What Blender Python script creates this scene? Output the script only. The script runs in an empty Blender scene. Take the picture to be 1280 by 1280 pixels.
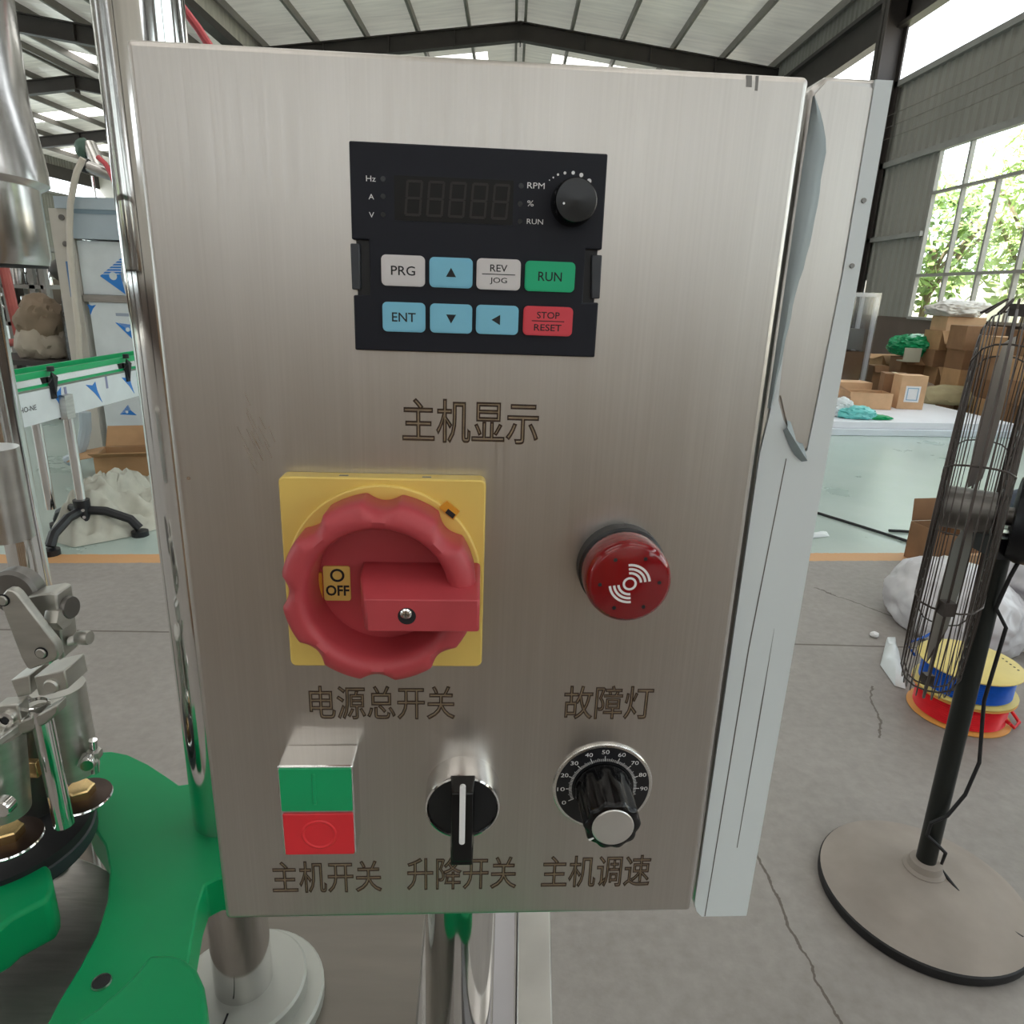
import bpy, bmesh, math, random
from mathutils import Vector, Matrix, noise
random.seed(7)
S = bpy.context.scene
COL = S.collection
PI = math.pi
# ------------------------------------------------------------------ camera
FPX = 870.0
_D = Vector((-100, 2750, 870.0)).normalized()          # "down" seen from the camera
_R = (Vector((1, 0, 0)) - _D.x * _D).normalized()
_N = _R.cross(_D)
EYE = Vector((0, 0, 1.4))
def _w(v):                                              # camera (x right, y down, z fwd) -> world
    return Vector((v.dot(_R), v.dot(_N), -v.dot(_D)))
cd = bpy.data.cameras.new('camera'); cam = bpy.data.objects.new('camera', cd); COL.objects.link(cam)
cx, cy, cz = _w(Vector((1, 0, 0))), -_w(Vector((0, 1, 0))), -_w(Vector((0, 0, 1)))
cam.matrix_world = Matrix(((cx.x, cy.x, cz.x, EYE.x), (cx.y, cy.y, cz.y, EYE.y), (cx.z, cy.z, cz.z, EYE.z), (0, 0, 0, 1)))
cd.sensor_width = 36.0; cd.lens = 36.0 * FPX / 1280.0; cd.clip_start = 0.02; cd.clip_end = 300
S.camera = cam
# ------------------------------------------------------------------ world, sun, exposure
wd = bpy.data.worlds.new('World'); S.world = wd; wd.use_nodes = True
bg = wd.node_tree.nodes['Background']
bg.inputs[0].default_value = (0.90, 0.96, 1.0, 1); bg.inputs[1].default_value = 4.2
sd = bpy.data.lights.new('sun', 'SUN'); sun = bpy.data.objects.new('sun', sd); COL.objects.link(sun)
sd.energy = 20.0; sd.angle = 0.02; sd.color = (1, 0.95, 0.86)
sun.rotation_euler = Vector((0.75, 0.25, -0.85)).to_track_quat('-Z', 'Y').to_euler()
SKYLIGHT = 2.4
S.view_settings.view_transform = 'Standard'; S.view_settings.look = 'None'
S.view_settings.exposure = -0.10; S.view_settings.gamma = 1.0; S.view_settings.use_curve_mapping = False
S.cycles.max_bounces = 8; S.cycles.use_denoising = True; S.cycles.caustics_reflective = False; S.cycles.caustics_refractive = False
S.cycles.sample_clamp_indirect = 6.0

# ------------------------------------------------------------------ helpers
def ray(px, py): return _w(Vector((px - 640, py - 640, FPX)))
def FL(px, py, z=0.0):                                  # sight line met with a level plane
    d = ray(px, py); return EYE + d * ((z - 1.4) / d.z)
def AY(px, py, Y):                                      # sight line met with a cross wall
    d = ray(px, py); return EYE + d * (Y / d.y)
def lin(h):
    h = h.lstrip('#'); c = [int(h[i:i + 2], 16) / 255 for i in (0, 2, 4)]
    return tuple(x / 12.92 if x <= .04045 else ((x + .055) / 1.055) ** 2.4 for x in c) + (1,)
MATS = {}
def mat(name, col, rough=.5, metal=0., var=0., vscale=8., stretch=(1, 1, 1), bump=0., bscale=None, emit=0., alpha=1., trans=0., spec=None, coat=0., sss=0.):
    if name in MATS: return MATS[name]
    m = bpy.data.materials.new(name); m.use_nodes = True; nt = m.node_tree; b = nt.nodes['Principled BSDF']
    c = lin(col) if isinstance(col, str) else col
    b.inputs['Base Color'].default_value = c; b.inputs['Roughness'].default_value = rough; b.inputs['Metallic'].default_value = metal
    if spec is not None: b.inputs['Specular IOR Level'].default_value = spec
    if coat: b.inputs['Coat Weight'].default_value = coat; b.inputs['Coat Roughness'].default_value = .08
    if trans: b.inputs['Transmission Weight'].default_value = trans
    if sss: b.inputs['Subsurface Weight'].default_value = sss; b.inputs['Subsurface Radius'].default_value = (.004, .03, .02)
    if alpha < 1: b.inputs['Alpha'].default_value = alpha
    if emit: b.inputs['Emission Color'].default_value = c; b.inputs['Emission Strength'].default_value = emit
    if var or bump:
        tc = nt.nodes.new('ShaderNodeTexCoord'); mp = nt.nodes.new('ShaderNodeMapping'); mp.inputs['Scale'].default_value = stretch
        nt.links.new(tc.outputs['Object'], mp.inputs['Vector'])
        def nz(sc):
            n = nt.nodes.new('ShaderNodeTexNoise'); n.inputs['Scale'].default_value = sc; n.inputs['Detail'].default_value = 5
            nt.links.new(mp.outputs[0], n.inputs['Vector']); return n
        if var:
            n = nz(vscale); r = nt.nodes.new('ShaderNodeValToRGB')
            r.color_ramp.elements[0].position = .3; r.color_ramp.elements[1].position = .7
            r.color_ramp.elements[0].color = tuple(max(0, x * (1 - var)) for x in c[:3]) + (1,)
            r.color_ramp.elements[1].color = tuple(min(1, x * (1 + var)) for x in c[:3]) + (1,)
            nt.links.new(n.outputs['Fac'], r.inputs[0]); nt.links.new(r.outputs[0], b.inputs['Base Color'])
        if bump:
            n = nz(bscale or vscale); bp = nt.nodes.new('ShaderNodeBump'); bp.inputs['Strength'].default_value = bump; bp.inputs['Distance'].default_value = .01
            nt.links.new(n.outputs['Fac'], bp.inputs['Height']); nt.links.new(bp.outputs[0], b.inputs['Normal'])
    MATS[name] = m; return m
def rrect(u0, v0, u1, v1, r, n=5):
    P = []
    for (cx_, cy_, a) in ((u1 - r, v1 - r, 0), (u0 + r, v1 - r, 90), (u0 + r, v0 + r, 180), (u1 - r, v0 + r, 270)):
        for k in range(n + 1):
            t = math.radians(a + 90 * k / n); P.append((cx_ + r * math.cos(t), cy_ + r * math.sin(t)))
    return P
def circ(cx_, cy_, r, n=32, a0=0, a1=2 * PI):
    return [(cx_ + r * math.cos(a0 + (a1 - a0) * k / n), cy_ + r * math.sin(a0 + (a1 - a0) * k / n)) for k in range(n)]
def basis(ax):
    ax = Vector(ax).normalized(); a = Vector((0, 0, 1)) if abs(ax.z) < .9 else Vector((1, 0, 0))
    x = a.cross(ax).normalized(); return x, ax.cross(x), ax
class MB:
    def __init__(s): s.bm = bmesh.new(); s.mats = []; s.mi = 0
    def m(s, mt):
        if mt not in s.mats: s.mats.append(mt)
        s.mi = s.mats.index(mt); return s
    def face(s, vs):
        try: f = s.bm.faces.new(vs); f.material_index = s.mi; return f
        except ValueError: return None
    def poly(s, pts): return s.face([s.bm.verts.new(p) for p in pts])
    def box(s, a, b, M=None):
        x0, y0, z0 = a; x1, y1, z1 = b
        c = [Vector(p) for p in ((x0, y0, z0), (x1, y0, z0), (x1, y1, z0), (x0, y1, z0), (x0, y0, z1), (x1, y0, z1), (x1, y1, z1), (x0, y1, z1))]
        if M is not None: c = [M @ p for p in c]
        v = [s.bm.verts.new(p) for p in c]
        for q in ((0, 3, 2, 1), (4, 5, 6, 7), (0, 1, 5, 4), (1, 2, 6, 5), (2, 3, 7, 6), (3, 0, 4, 7)): s.face([v[i] for i in q])
        return s
    def loft(s, rings, close=True, cap=True):
        R = [[s.bm.verts.new(p) for p in r] for r in rings]; n = len(R[0])
        for i in range(len(R) - 1):
            for k in range(n if close else n - 1):
                s.face((R[i][k], R[i][(k + 1) % n], R[i + 1][(k + 1) % n], R[i + 1][k]))
        if cap: s.face(list(reversed(R[0]))); s.face(R[-1])
        return s
    def lathe(s, o, prof, ax=(0, 0, 1), n=32, cap=True):
        x, y, z = basis(ax); o = Vector(o)
        return s.loft([[o + z * h + (x * math.cos(2 * PI * k / n) + y * math.sin(2 * PI * k / n)) * r for k in range(n)] for r, h in prof], cap=cap)
    def cyl(s, p, q, r, r2=None, n=20):
        p = Vector(p); q = Vector(q); return s.lathe(p, [(r, 0), (r if r2 is None else r2, (q - p).length)], q - p, n)
    def tube(s, pts, r, n=8, closed=False):
        pts = [Vector(p) for p in pts]; N = len(pts); rings = []; up = None
        for i, p in enumerate(pts):
            t = ((pts[(i + 1) % N] - pts[i - 1]) if closed else (pts[min(i + 1, N - 1)] - pts[max(i - 1, 0)])).normalized()
            if up is None: x, up, _ = basis(t)
            x = up.cross(t).normalized(); up = t.cross(x).normalized()
            rings.append([p + (x * math.cos(2 * PI * k / n) + up * math.sin(2 * PI * k / n)) * r for k in range(n)])
        if closed: rings.append(rings[0])
        return s.loft(rings, cap=not closed)
    def prism(s, pts, d):                               # planar 3D polygon pushed along d
        d = Vector(d); pts = [Vector(p) for p in pts]
        return s.loft([pts, [p + d for p in pts]])
    def hull(s, pts):
        vs = [s.bm.verts.new(p) for p in pts]; g = bmesh.ops.convex_hull(s.bm, input=vs)
        for f in g['geom']:
            if isinstance(f, bmesh.types.BMFace): f.material_index = s.mi
        return s
    def ball(s, o, sz, seed=0, amp=0., freq=3., sub=4, flat=None):
        r = bmesh.ops.create_icosphere(s.bm, subdivisions=sub, radius=1.0); o = Vector(o); sz = Vector(sz); sv = Vector((seed * 7.3, seed * 3.1, seed))
        for v in r['verts']:
            d = v.co.copy(); k = 1 + amp * (noise.noise(d * freq + sv) + .55 * (1 - 2 * abs(noise.noise(d * freq * 2.1 + sv))) + .3 * noise.noise(d * freq * 4.7 + sv))
            v.co = o + Vector((d.x * sz.x, d.y * sz.y, d.z * sz.z)) * k
            if flat is not None and v.co.z < flat: v.co.z = flat
        for f in set(f for v in r['verts'] for f in v.link_faces): f.material_index = s.mi
        return s
    def mesh(s, me, fn):
        vs = [s.bm.verts.new(fn(v.co)) for v in me.vertices]
        for p in me.polygons: s.face([vs[i] for i in p.vertices])
        return s
    def build(s, name, root=None, bevel=0., seg=2, ang=35, flat=False, props=None, label=None, local=False):
        me = bpy.data.meshes.new(name)
        bmesh.ops.recalc_face_normals(s.bm, faces=s.bm.faces[:])
        if root is not None and not local:
            top = root
            while top.parent: top = top.parent
            Minv = (Matrix.Translation(top.location) @ top.rotation_euler.to_matrix().to_4x4()).inverted()
            for v in s.bm.verts: v.co = Minv @ v.co
        s.bm.to_mesh(me); s.bm.free()
        for m_ in s.mats: me.materials.append(m_)
        if not flat:
            me.polygons.foreach_set('use_smooth', [True] * len(me.polygons)); me.set_sharp_from_angle(angle=math.radians(ang))
        o = bpy.data.objects.new(name, me); COL.objects.link(o)
        if root is not None: o.parent = root
        if bevel:
            b = o.modifiers.new('bevel', 'BEVEL'); b.width = bevel; b.segments = seg; b.limit_method = 'ANGLE'; b.angle_limit = math.radians(40)
        if label: o['label'] = label
        for k, v in (props or {}).items(): o[k] = v
        return o
def thing(name, label, cat, loc=(0, 0, 0), rz=0., group=None):
    o = bpy.data.objects.new(name, None); COL.objects.link(o); o.location = loc; o.rotation_euler = (0, 0, rz); o.empty_display_size = .05
    o['label'] = label; o['category'] = cat
    if group: o['group'] = group
    return o
def tag(o, label, cat, group=None):
    o['label'] = label; o['category'] = cat
    if group: o['group'] = group
    return o
ST = {'kind': 'structure'}
def textmesh(body, outline=0., bold=0.):
    c = bpy.data.curves.new('t', 'FONT'); c.body = body; c.size = 1.0; c.resolution_u = 3; c.offset = bold
    if outline: c.fill_mode = 'NONE'; c.bevel_depth = outline; c.bevel_resolution = 0
    o = bpy.data.objects.new('t', c); COL.objects.link(o)
    dg = bpy.context.evaluated_depsgraph_get(); me = bpy.data.meshes.new_from_object(o.evaluated_get(dg))
    bpy.data.objects.remove(o); bpy.data.curves.remove(c); return me
def put_text(mb, body, box, fr, outline=0., keep=False, bold=0.):
    """fit the lettering into box (u0,v0,u1,v1); fr maps (u,v,h) to a point"""
    me = textmesh(body, outline, bold)
    xs = [v.co.x for v in me.vertices]; ys = [v.co.y for v in me.vertices]
    x0, x1, y0, y1 = min(xs), max(xs), min(ys), max(ys); u0, v0, u1, v1 = box
    kx = (u1 - u0) / (x1 - x0); ky = (v1 - v0) / (y1 - y0)
    if keep: kx = ky = min(kx, ky); u0 = (u0 + u1 - kx * (x1 - x0)) / 2; v0 = (v0 + v1 - ky * (y1 - y0)) / 2
    mb.mesh(me, lambda c: fr(u0 + (c.x - x0) * kx, v0 + (c.y - y0) * ky, c.z * ky)); bpy.data.meshes.remove(me)
    return mb

# ------------------------------------------------------------------ materials
def steel_panel():
    m = bpy.data.materials.new('brushed_steel_panel'); m.use_nodes = True; nt = m.node_tree; b = nt.nodes['Principled BSDF']
    b.inputs['Metallic'].default_value = 1; b.inputs['Roughness'].default_value = .30
    tc = nt.nodes.new('ShaderNodeTexCoord'); mp = nt.nodes.new('ShaderNodeMapping'); mp.inputs['Scale'].default_value = (900, 900, 9)
    n = nt.nodes.new('ShaderNodeTexNoise'); n.inputs['Scale'].default_value = 1.0; n.inputs['Detail'].default_value = 3
    mp2 = nt.nodes.new('ShaderNodeMapping'); mp2.inputs['Scale'].default_value = (55, 55, 5)
    n2 = nt.nodes.new('ShaderNodeTexNoise'); n2.inputs['Scale'].default_value = 1.0; n2.inputs['Detail'].default_value = 4
    nt.links.new(tc.outputs['Object'], mp.inputs[0]); nt.links.new(mp.outputs[0], n.inputs['Vector'])
    nt.links.new(tc.outputs['Object'], mp2.inputs[0]); nt.links.new(mp2.outputs[0], n2.inputs['Vector'])
    r = nt.nodes.new('ShaderNodeValToRGB'); r.color_ramp.elements[0].position = .25; r.color_ramp.elements[1].position = .75
    r.color_ramp.elements[0].color = (.56, .53, .50, 1); r.color_ramp.elements[1].color = (.66, .63, .60, 1)
    mx = nt.nodes.new('ShaderNodeMath'); mx.operation = 'MULTIPLY_ADD'; mx.inputs[1].default_value = .5
    mm = nt.nodes.new('ShaderNodeMath'); mm.operation = 'MULTIPLY'; mm.inputs[1].default_value = .5
    nt.links.new(n2.outputs['Fac'], mm.inputs[0]); nt.links.new(n.outputs['Fac'], mx.inputs[0]); nt.links.new(mm.outputs[0], mx.inputs[2])
    nt.links.new(mx.outputs[0], r.inputs[0]); nt.links.new(r.outputs[0], b.inputs['Base Color'])
    mr = nt.nodes.new('ShaderNodeMapRange'); mr.inputs['To Min'].default_value = .27; mr.inputs['To Max'].default_value = .42
    nt.links.new(n.outputs['Fac'], mr.inputs['Value']); nt.links.new(mr.outputs[0], b.inputs['Roughness'])
    bp = nt.nodes.new('ShaderNodeBump'); bp.inputs['Strength'].default_value = .035; bp.inputs['Distance'].default_value = .001
    nt.links.new(n.outputs['Fac'], bp.inputs['Height']); nt.links.new(bp.outputs[0], b.inputs['Normal'])
    return m
def floor_mat():
    m = bpy.data.materials.new('painted_concrete_floor'); m.use_nodes = True; nt = m.node_tree; b = nt.nodes['Principled BSDF']; L = nt.links
    def N(t, **k):
        n = nt.nodes.new(t)
        for a, v in k.items(): setattr(n, a, v)
        return n
    def math_(op, a, bb=None, c=None):
        n = N('ShaderNodeMath', operation=op)
        for i, v in enumerate((a, bb, c)):
            if v is None: continue
            if isinstance(v, (int, float)): n.inputs[i].default_value = v
            else: L.new(v, n.inputs[i])
        return n.outputs[0]
    tc = N('ShaderNodeTexCoord'); sp = N('ShaderNodeSeparateXYZ'); L.new(tc.outputs['Object'], sp.inputs[0]); x, y = sp.outputs[0], sp.outputs[1]
    def noise_(sc, det=6, rough=.6):
        n = N('ShaderNodeTexNoise'); n.inputs['Scale'].default_value = sc; n.inputs['Detail'].default_value = det; n.inputs['Roughness'].default_value = rough
        L.new(tc.outputs['Object'], n.inputs['Vector']); return n.outputs['Fac']
    n1 = noise_(1.6); n2 = noise_(28, 4); n3 = noise_(5)
    def ramp(f, c0, c1, p0=.3, p1=.7):
        r = N('ShaderNodeValToRGB'); r.color_ramp.elements[0].position = p0; r.color_ramp.elements[1].position = p1
        r.color_ramp.elements[0].color = lin(c0); r.color_ramp.elements[1].color = lin(c1); L.new(f, r.inputs[0]); return r.outputs[0]
    def mixc(f, a, c, typ='MIX'):
        n = N('ShaderNodeMix', data_type='RGBA', blend_type=typ)
        if isinstance(f, (int, float)): n.inputs[0].default_value = f
        else: L.new(f, n.inputs[0])
        for i, v in ((6, a), (7, c)):
            if isinstance(v, str): n.inputs[i].default_value = lin(v)
            else: L.new(v, n.inputs[i])
        return n.outputs[2]
    conc = mixc(.35, ramp(n1, '#87817c', '#a5a09b'), ramp(n2, '#7b7671', '#aaa5a1'))
    conc = mixc(math_('MULTIPLY', n3, .4), conc, '#807a75')
    green = ramp(n1, '#a3b5ae', '#b7c4be')
    d = math_('SUBTRACT', y, math_('MULTIPLY', x, .095))
    dn = math_('ADD', d, math_('MULTIPLY', n2, .02))
    is_green = math_('GREATER_THAN', dn, 3.66)
    is_or = math_('MULTIPLY', math_('GREATER_THAN', dn, 3.535), math_('LESS_THAN', dn, 3.66))
    col = mixc(is_green, conc, green)
    col = mixc(math_('MULTIPLY', is_or, .75), col, '#dba05e')
    def crack(p, q, w, wob):
        (x0, y0), (x1, y1) = p, q; l = math.hypot(x1 - x0, y1 - y0); tx, ty = (x1 - x0) / l, (y1 - y0) / l
        s_ = math_('ADD', math_('MULTIPLY', math_('SUBTRACT', x, x0), -ty), math_('MULTIPLY', math_('SUBTRACT', y, y0), tx))
        t_ = math_('ADD', math_('MULTIPLY', math_('SUBTRACT', x, x0), tx), math_('MULTIPLY', math_('SUBTRACT', y, y0), ty))
        s_ = math_('ADD', s_, math_('MULTIPLY', math_('SUBTRACT', n3, .5), wob)); s_ = math_('ADD', s_, math_('MULTIPLY', math_('SUBTRACT', n2, .5), wob * .25))
        hit = math_('LESS_THAN', math_('ABSOLUTE', s_), w)
        return math_('MULTIPLY', hit, math_('MULTIPLY', math_('GREATER_THAN', t_, 0), math_('LESS_THAN', t_, l)))
    for p, q, w, wob in (((.705, 1.55), (.70, 1.30), .0035, .05), ((.70, 1.30), (.745, .7), .003, .06), ((1.43, 2.36), (1.30, 2.02), .004, .08),
                         ((.2, 2.67), (6, 2.72), .006, .01), ((1.6, 3.3), (2.0, 2.8), .004, .1), ((-6, 2.45), (.2, 2.67), .006, .01)):
        col = mixc(math_('MULTIPLY', crack(p, q, w, wob), .8), col, '#4d4238')
    L.new(col, b.inputs['Base Color'])
    rg = math_('ADD', math_('MULTIPLY', is_green, -.22), math_('ADD', math_('MULTIPLY', n1, .2), .42)); L.new(rg, b.inputs['Roughness'])
    bp = N('ShaderNodeBump'); bp.inputs['Strength'].default_value = .08; bp.inputs['Distance'].default_value = .01; L.new(n2, bp.inputs['Height']); L.new(bp.outputs[0], b.inputs['Normal'])
    return m
def glass_mat(name, tint=(1, 1, 1, 1), gl=.08, rough=.05):
    m = bpy.data.materials.new(name); m.use_nodes = True; nt = m.node_tree; nt.nodes.clear()
    o = nt.nodes.new('ShaderNodeOutputMaterial'); t = nt.nodes.new('ShaderNodeBsdfTransparent'); g = nt.nodes.new('ShaderNodeBsdfGlossy'); x = nt.nodes.new('ShaderNodeMixShader')
    t.inputs[0].default_value = tint; g.inputs['Roughness'].default_value = rough; x.inputs[0].default_value = gl
    tc = nt.nodes.new('ShaderNodeTexCoord'); n = nt.nodes.new('ShaderNodeTexNoise'); n.inputs['Scale'].default_value = 9; bp = nt.nodes.new('ShaderNodeBump'); bp.inputs['Strength'].default_value = .5 if rough > .1 else .02
    nt.links.new(tc.outputs['Object'], n.inputs['Vector']); nt.links.new(n.outputs['Fac'], bp.inputs['Height']); nt.links.new(bp.outputs[0], g.inputs['Normal'])
    nt.links.new(t.outputs[0], x.inputs[1]); nt.links.new(g.outputs[0], x.inputs[2]); nt.links.new(x.outputs[0], o.inputs[0]); return m
M_PANEL = steel_panel()
M_STEEL = mat('satin_steel', (.58, .56, .54, 1), .28, 1, .1, 14, (1, 1, 6), .02)
M_CAST = mat('ground_steel', (.52, .51, .475, 1), .40, 1, .12, 30, (1, 1, 4), .03)
M_CHROME = mat('polished_steel', (.74, .73, .72, 1), .09, 1, .04, 5)
M_PLATE = mat('brushed_plate', (.50, .48, .46, 1), .38, 1, .1, 30, (1, 8, 1), .04)
M_DARKST = mat('dark_steel', (.22, .21, .20, 1), .4, 1, .2, 20)
M_BRASS = mat('brass', (.72, .52, .25, 1), .25, 1, .1, 30)
M_BLK = mat('black_plastic', '#14151a', .42, 0, .1, 30)
M_KEY = mat('keypad_navy', '#171923', .5, 0, .05, 40, spec=.3)
M_BLKG = mat('black_gloss', '#08080a', .2, 0, .1, 20, spec=.4)
M_WHT = mat('white_print', '#e9e9ea', .5, 0, .02, 20)
M_GREEN = mat('green_uhmw', '#06985d', .42, 0, .08, 9, sss=.5, spec=.28)
M_RED = mat('red_plastic', '#b5434a', .45, 0, .06, 60, bump=.02, bscale=900)
M_YEL = mat('yellow_plastic', '#e4c56a', .42, 0, .05, 20)
M_ORG = mat('amber_plastic', '#d9992f', .4, 0, .05, 20)
M_ETCH = mat('laser_etch', '#39271a', .7, 0, .3, 300)
M_ETCHF = mat('laser_etch_fill', '#a08f78', .5, .6, .2, 300)
M_FILM = mat('film_white', '#d9e0e3', .3, 0, .05, 8)
M_FILMB = mat('film_print_blue', '#2f7fd0', .35, 0, .05, 8)
M_FILMBG = mat('film_bluegrey', '#aebbc4', .3, 0, .05, 5)
M_CARD = mat('cardboard', '#b08a63', .8, 0, .12, 6)
M_CARD2 = mat('cardboard_dark', '#8a6749', .8, 0, .14, 6)
M_CARD3 = mat('cardboard_pale', '#d0a983', .8, 0, .1, 6)
M_CARDIN = mat('cardboard_inside', '#7d5b3e', .85, 0, .1, 6)
M_DARK = mat('dark_paint', '#3a3431', .55, 0, .15, 3)
M_GREY = mat('grey_paint', '#8c8a86', .6, 0, .1, 3)
M_CLAD = mat('grey_cladding', '#8d8a83', .5, 0, .07, .8)
M_CLADD = mat('brown_dado', '#5e5048', .8, 0, .12, 2)
M_FOIL = mat('roof_foil', '#cfcac0', .34, .3, .18, 2.2, (.4, 3, 1), .12, 3)
_nt = M_FOIL.node_tree; _o = _nt.nodes['Material Output']; _b = _nt.nodes['Principled BSDF']
_t = _nt.nodes.new('ShaderNodeBsdfTranslucent'); _t.inputs[0].default_value = (.95, .92, .86, 1); _x = _nt.nodes.new('ShaderNodeMixShader'); _x.inputs[0].default_value = .026
_nt.links.new(_b.outputs[0], _x.inputs[1]); _nt.links.new(_t.outputs[0], _x.inputs[2]); _nt.links.new(_x.outputs[0], _o.inputs[0])
M_PURL = mat('galvanised', '#7f7a74', .5, .3, .1, 3)
M_SKY = mat('skylight_panel', (1, .985, .95, 1), .5, emit=SKYLIGHT)
M_RUBBER = mat('rubber', '#17171a', .6, 0, .1, 30)
M_DUST = mat('dusty_base', '#958c84', .75, 0, .14, 7)
M_TARP = mat('grey_sacking', '#b9b8ab', .6, 0, .12, 12, bump=.15, bscale=30)
M_GLASS = glass_mat('window_glass', (.97, 1, .99, 1), .06)
M_CLEAR = glass_mat('clear_wrap', (.80, .80, .81, 1), .22, .16)

# ================================================================== SETTING
m = MB().m(floor_mat()); m.box((-24, -14, -.1), (8, 44, 0)); m.build('floor', props=ST)
m = MB().m(mat('yard', '#b9b6a4', .9, 0, .2, 1)); m.box((8.05, -30, -.25), (40, 60, -.05)); m.build('ground', props=ST)

def clad(mb, X, y0, y1, z0, z1, side=-1, pitch=.22, dep=.035):
    """ribbed sheet on the plane x = X between two heights"""
    pts = []; y = y0
    while y < y1 - 1e-6:
        for f, d in ((0, 0), (.55, 0), (.68, 1), (.87, 1)):
            yy = min(y + f * pitch, y1); pts.append((yy, d * dep * side))
        y += pitch
    pts.append((y1, 0))
    A = [mb.bm.verts.new((X + d, yy, z0)) for yy, d in pts]; B = [mb.bm.verts.new((X + d, yy, z1)) for yy, d in pts]
    for k in range(len(A) - 1): mb.face((A[k], A[k + 1], B[k + 1], B[k]))
def side_wall(name, X, s, y0, y1, wins, eave, zs, zt, cl0, cl1):
    mb = MB(); mb.m(M_CLADD); mb.box((min(X, X - s * .2), y0, 0), (max(X, X - s * .2), y1, zs))
    mb.m(M_CLAD); edges = [y0] + [v for w in sorted(wins) for v in w] + [y1]
    for k in range(0, len(edges), 2): clad(mb, X, edges[k], edges[k + 1], zs, zt, s)
    clad(mb, X, y0, y1, zt, cl0, s); clad(mb, X, y0, y1, cl1 + .6, eave, s)
    mb.m(M_GREY)
    for z in (zt, cl0, 2.59): 
        if z == 2.59:
            for k in range(0, len(edges), 2): mb.box((X + min(s * .1, 0), edges[k], z - .04), (X + max(s * .1, 0), edges[k + 1], z + .04))
        else: mb.box((X + min(s * .1, 0), y0, z - .05), (X + max(s * .1, 0), y1, z + .05))
    return mb.build(name, props=ST, ang=20)
RW = [(-11.5, -4.4), (-3.0, 3.2), (4.4, 12.72)]
side_wall('wall_right', 7.0, -1, -14, 42, RW + [(16.5, 24), (26, 34)], 7.6, 1.21, 3.90, 5.26, 6.2)
LW = [(-10, -3), (-1, 6), (8, 15), (17, 24), (26, 33), (34.5, 36.6), (37.5, 41)]
side_wall('wall_left', -23.0, 1, -14, 42, LW, 7.1, 1.21, 3.90, 5.3, 6.0)
def window(i, X, s, y0, y1, rows, step):
    f = MB().m(mat('window_frame_grey', '#8f8c86', .5, 0, .05, 4)); w = .045
    for z in rows: f.box((X - .04, y0, z - w / 2), (X + .04, y1, z + w / 2))
    n = max(1, round((y1 - y0) / step)); 
    for k in range(n + 1):
        y = y1 - (y1 - y0) * k / n
        f.box((X - .035, y - w / 2, rows[0]), (X + .035, y + w / 2, rows[-2] if (k % 2 == 0 and 0 < k < n) else rows[-1]))
    o = f.build('window_%d' % i, props=ST)
    g = MB().m(M_GLASS); g.box((X - .004, y0, rows[0]), (X + .004, y1, rows[-1])); g.build('pane', o, local=True)
ROWS = (1.21, 1.91, 3.22, 3.90)
for i, (a, b_) in enumerate(RW + [(16.5, 24), (26, 34)]): window(i + 1, 7.0, -1, a, b_, ROWS, .83)
for i, (a, b_) in enumerate(LW): window(i + 6, -23.0, 1, a, b_, ROWS, 1.0)
# end walls
def end_wall(name, Y, gate):
    mb = MB().m(mat('end_wall_paint', '#d8d3ca', .7, 0, .06, .6)); s = .1
    for (x0, x1, z0, z1) in gate: mb.box((x0, Y - s, z0), (x1, Y + s, z1))
    for c, hw, zr, ze in ((0, 7, 8.4, 7.5), (-15, 8, 8.1, 7.0)):
        mb.prism([(c - hw, Y - s, 6.0), (c + hw, Y - s, 6.0), (c + hw, Y - s, ze), (c, Y - s, zr), (c - hw, Y - s, ze)], (0, 2 * s, 0))
    return mb.build(name, props=ST)
end_wall('wall_back', 42, [(-23, 7, 0, 6)])
end_wall('wall_front', -13, [(-23, -6, 0, 6), (-6, 6, 0, 3.4), (-6, 6, 4.2, 6), (6, 7, 0, 6)])  # open slot added high up to brighten the steel front's upper reflection
m = MB().m(M_CLADD); m.box((-23, -12.89, 0), (-4.5, -12.8, 1.3)); m.box((4.0, -12.89, 0), (7, -12.8, 1.3)); m.build('trim_1', props=ST)
# roofs, foil lining, skylight strips
BAYS = ((0.0, 7.0, 8.4, 7.55), (-15.0, 8.0, 8.05, 7.0))
SKY_Y = [(-11, -9), (-6.5, -4.5), (-2, 0), (3, 5), (8, 10), (13, 15), (24.2, 25.4), (31.2, 32.4), (37, 38.2)]
mb = MB()
for c, hw, zr, ze in BAYS:
    for sg in (-1, 1):
        ys = [-13] + [v for w_ in SKY_Y for v in w_] + [42]
        for k in range(len(ys) - 1):
            y0, y1 = ys[k], ys[k + 1]
            def q(t0, t1, mt):
                mb.m(mt); P = lambda t, y: (c + sg * hw * t, y, zr + (ze - zr) * t)
                mb.poly([P(t0, y0), P(t1, y0), P(t1, y1), P(t0, y1)])
            if k % 2: q(0, .14, M_FOIL); q(.14, .86, M_SKY); q(.86, 1, M_FOIL)
            else: q(0, 1, M_FOIL)
mb.build('ceiling', flat=True, props=ST)
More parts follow.
